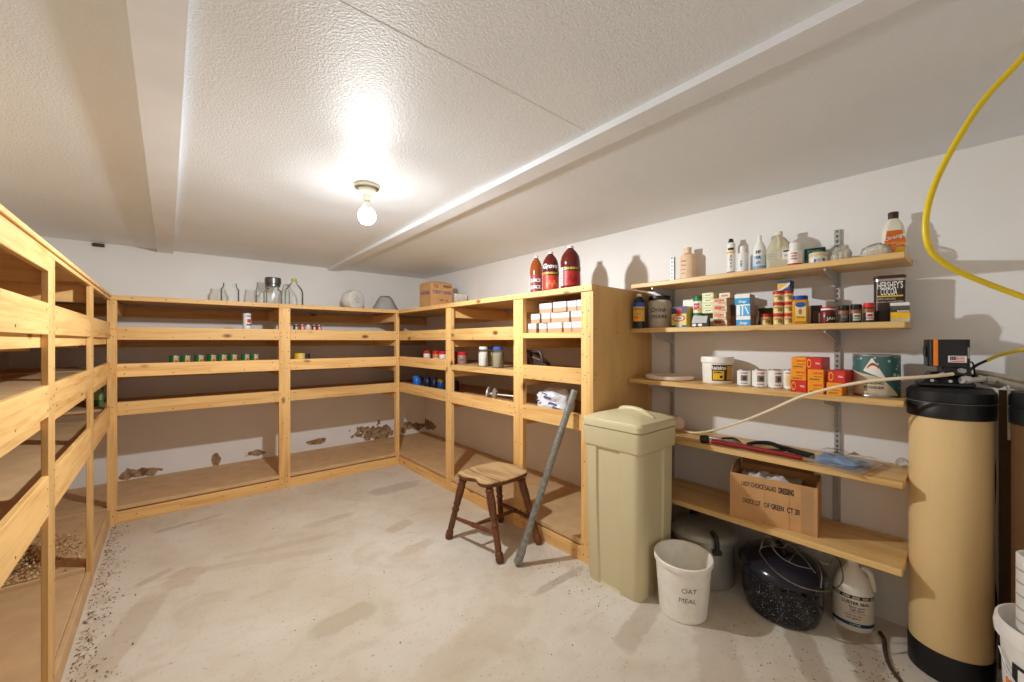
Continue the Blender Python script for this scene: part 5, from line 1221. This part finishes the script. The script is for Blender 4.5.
for k, (u, X, c, lab) in enumerate(((483.5, 1.99, (226, 222, 214), 'glass jar of white chunks with a pale lid'), (491, 2.085, (176, 160, 96), 'glass jar of green yellow peas behind its two neighbours'), (498, 1.985, (160, 146, 112), 'glass jar of speckled dried beans with a blue lid'))):
    y, tt, s_ = col(u, X); r = (.043, .038, .045)[k]; h = .165
    t = thing('mason_jar', lab + ' on the shelf over the stool', 'jar', (X, y, DK[1]), -60, 'glass jars over the stool')
    MB().lathe([(r * .92, 0), (r, .006), (r, h * .72), (r * .82, h * .82), (r * .8, h * .88)], PLASTIC, 30).build('glass', t)
    MB().lathe([(r * .86, .006), (r * .93, .012), (r * .93, h * .68), (r * .5, h * .74)], speckle('jar_fill_%d' % k, c, tuple(int(q * .55) for q in c), 110, .22, .7), 28).build('contents', t)
    MB().lathe([(r * .84, h * .86), (r * .86, h * .88), (r * .86, h * .98), (r * .8, h)], (C((222, 220, 214)), C((50, 84, 168)), C((56, 92, 176)))[k], 28).build('lid', t)
for k, (u, c, lc) in enumerate(((417, (36, 108, 196), (44, 120, 210)), (427.5, (26, 34, 62), (36, 44, 84)), (434.5, (24, 28, 46), (30, 40, 90)), (441, (30, 60, 110), (120, 96, 40)), (454.5, (28, 32, 44), (34, 40, 60)))):
    X = 2.05; y, tt, s_ = col(u, X); r = .045 if k in (0, 4) else .036; h = .118
    t = thing('blue_jar', ('bright blue jar', 'dark navy jar beside the bright blue jar', 'blackish jar with a navy lid', 'dark blue jar with a brass coloured lid', 'dark jar right of the post')[k] + ' on the lower corner shelf', 'jar', (X, y, DK[0]), -45, 'blue and dark jars on the corner shelving')
    MB().lathe([(r * .95, 0), (r, .006), (r, h * .7), (r * .88, h * .78)], C(c, .25), 26).build('body', t); MB().lathe([(r * .94, h * .78), (r * .96, h * .98), (r * .9, h)], C(lc), 26).build('lid', t)
# chrome fitting
y, tt, s_ = col(493, 2.0)
t = thing('metal_plunger', 'shiny metal plunger with two round discs lying on the shelf over the stool', 'plunger', (2.0, y, DK[0]), 0)
O = Vector(t.location); mb = MB()
a = Vector((.0, .06, .062)); b = Vector((.12, -.15, .05)); d = (b - a).normalized()
CHR = plain('chrome', (206, 200, 192), .3, .05, 20, .5, .5)
mb.tube([a, a + d * .012], .058, CHR, 28); mb.build('disc', t)
mb = MB(); mb.tube([a + d * .05, a + d * .062, a + d * .075], lambda q: .052 - .02 * q, CHR, 28); mb.build('disc', t)
mb = MB(); mb.tube([a, a + d * .05], .014, CHR, 14); mb.tube([a + d * .06, b], .008, CHR, 12); mb.tube([b, b + d * .012], .014, CHR, 12); mb.build('rod', t)
# dark frame
y, tt, s_ = col(539, 2.03)
t = thing('leather_holster', 'dark brown folded leather case on the shelf under the stacked boxes', 'leather case', (2.03, y, DK[1]), -90)
LEA = plain('dark_leather', (62, 44, 38), .5, .2, 30); LE2 = C((112, 78, 60), .5)
mb = MB(); mb.loft([[Vector((x, yy, z)) for x, z in ((-.095, .002), (.10, .002), (.085, .05), (.03, .085), (-.06, .14), (-.09, .14))] for yy in (-.03, .03)], LEA); mb.build('body', t, smooth=False)
mb = MB()
mb.tube([(-.095, -.036, .138), (-.02, -.036, .136), (.05, -.036, .13), (.075, -.036, .06)], .010, LEA, 8, smooth=3); mb.tube([(-.08, -.036, .135), (-.035, -.036, .04)], .008, LE2, 8); mb.tube([(-.03, -.036, .095), (.055, -.036, .075)], .007, LE2, 8); mb.tube([(-.07, -.034, .018), (.09, -.036, .05), (.10, -.036, .020)], .008, LEA, 8, smooth=3); mb.build('strap', t)
# white bag
y, tt, s_ = col(556, 2.06)
t = thing('white_bag', 'crumpled white plastic bag with blue print on the lowest shelf of the right shelving', 'bag', (2.06, y, DK[0]), -90)
mb = MB(); blob(mb, .155, .10, .165, plain('white_bag', (226, 226, 230), .35, .06, 14, .5), 6.1, .22, n=4, fr=1.8); mb.build('film', t)
mb = MB()
for x, z, a_, b_ in ((.01, .11, .03, .012), (-.06, .085, .012, .012), (.08, .075, .035, .016), (-.02, .135, .02, .008)):
    mb.tube([(x - a_, -.098 - .02 * (z < .1), z), (x, -.106 - .02 * (z < .1), z + b_ * .3), (x + a_, -.098 - .02 * (z < .1), z - b_ * .3)], b_ * .5, C((60, 84, 160)), 6, smooth=3)
bo = mb.build('blue_print', t)
# left unit: white carton on top
t = thing('white_carton', 'white carton on top of the left shelving at the left picture edge', 'carton', (-.375, 1.56, T), 0)
mb = MB(); mb.box(-.05, -.06, 0, .03, .055, .05, WHITE, .003); mb.box(-.052, -.062, .035, .032, .057, .052, WHITE, .002); mb.build('body', t)
x, tt, s_ = row(98.5, YB - .02)
t = thing('wood_block', 'small dark wood block fixed where the back wall meets the ceiling', 'block', (x, YB - .012, ZC - .036), 0)
mb = MB(); mb.box(-.035, -.011, 0, .035, .011, .028, C((70, 52, 40)), .002); mb.build('block', t); 

# ================================================================== litter
def flakes(name, label, n, fn, ln, col_, cat='shavings'):
    mb = MB()
    for i in range(n):
        x, y, z = fn(i)
        L_ = ln * random.uniform(.5, 1.5); W_ = L_ * random.uniform(.25, .6); a = random.uniform(0, 2 * PI); cu = random.uniform(.1, .6) * L_; tl = random.uniform(-.5, .5)
        ca, sa = math.cos(a), math.sin(a); vs = []
        for s_, h_ in ((-1, cu), (0, 0), (1, cu)):
            for q in (-1, 1):
                px_, py_ = s_ * L_ / 2, q * W_ / 2
                vs.append(Vector((x + ca * px_ - sa * py_, y + sa * px_ + ca * py_, z + h_ + max(0, tl * q * W_))))
        mb.faces(vs, [(0, 2, 3, 1), (2, 4, 5, 3)], random.choice(col_))
    o = mb.build(name, smooth=False); tag(o, label, cat, kind='stuff'); return o
SHV = [C((214, 184, 130), .8), C((190, 152, 98), .8), C((150, 112, 70), .8), C((228, 204, 156), .8)]
DRT = [C((120, 92, 62), .9), C((150, 118, 80), .9), C((84, 64, 46), .9), C((186, 154, 106), .9)]
def nest(i):
    a = random.uniform(0, 2 * PI); q = abs(random.gauss(0, .7)); x = -.62 + .17 * q * math.cos(a); y = 3.42 + .26 * q * math.sin(a)
    return min(LF - .06, max(XL + .03, x)), max(3.15, y), .113 + max(0, .085 * (1.1 - q) * random.random())
flakes('wood_shavings', 'heap of pale wood shavings on the bottom board of the left shelving', 3000, nest, .013, SHV)
def spread(i):
    q = random.random(); y = 2.15 + 1.9 * q; x = LF + .012 + abs(random.gauss(0, .05 + .05 * noise.noise(Vector((y * 5, 0, 0)))))  * (1.15 - .4 * q)
    return x, y, .0006
flakes('floor_shavings', 'scattered wood shavings and crumbs on the floor along the left shelving', 760, spread, .0075, DRT + SHV[1:3])
def crumbs(i):
    if i < 150: return (random.uniform(1.75, 2.10), random.uniform(.2, .75), .0006) if i < 80 else (random.uniform(2.08, 2.27), random.uniform(.2, .36), .0006)
    if i < 230: return random.uniform(1.6, 1.88), random.uniform(1.2, 1.75), .0006
    if i < 300: return random.uniform(-.2, 1.8), BF - .02 - abs(random.gauss(0, .04)), .0006
    return random.uniform(-.1, 1.75), random.uniform(.9, 3.95), .0006
flakes('floor_crumbs', 'tiny dark crumbs of dirt scattered over the concrete floor', 420, crumbs, .006, DRT[:3], 'dirt')

# ------------------------------------------------------------------ view
cam = bpy.data.cameras.new('camera'); cam.sensor_width = 36; cam.lens = F / 1024 * 36; cam.clip_start = .02
co = bpy.data.objects.new('camera', cam); COL.objects.link(co)
co.location = (0, 0, H); co.rotation_euler = (PI / 2, 0, -YAW)
SC.camera = co
w = bpy.data.worlds.new('world'); SC.world = w; w.use_nodes = True
w.node_tree.nodes['Background'].inputs['Color'].default_value = (1, .94, .86, 1)
w.node_tree.nodes['Background'].inputs['Strength'].default_value = .75  # warm ambient fill, added to enter through the doorway
SC.view_settings.view_transform = 'Standard'; SC.view_settings.look = 'None'
SC.view_settings.gamma = 1; SC.view_settings.use_curve_mapping = False
SC.view_settings.exposure = .26
SC.cycles.max_bounces = 12; SC.cycles.diffuse_bounces = 8; SC.cycles.transparent_max_bounces = 16
SC.cycles.use_denoising = True
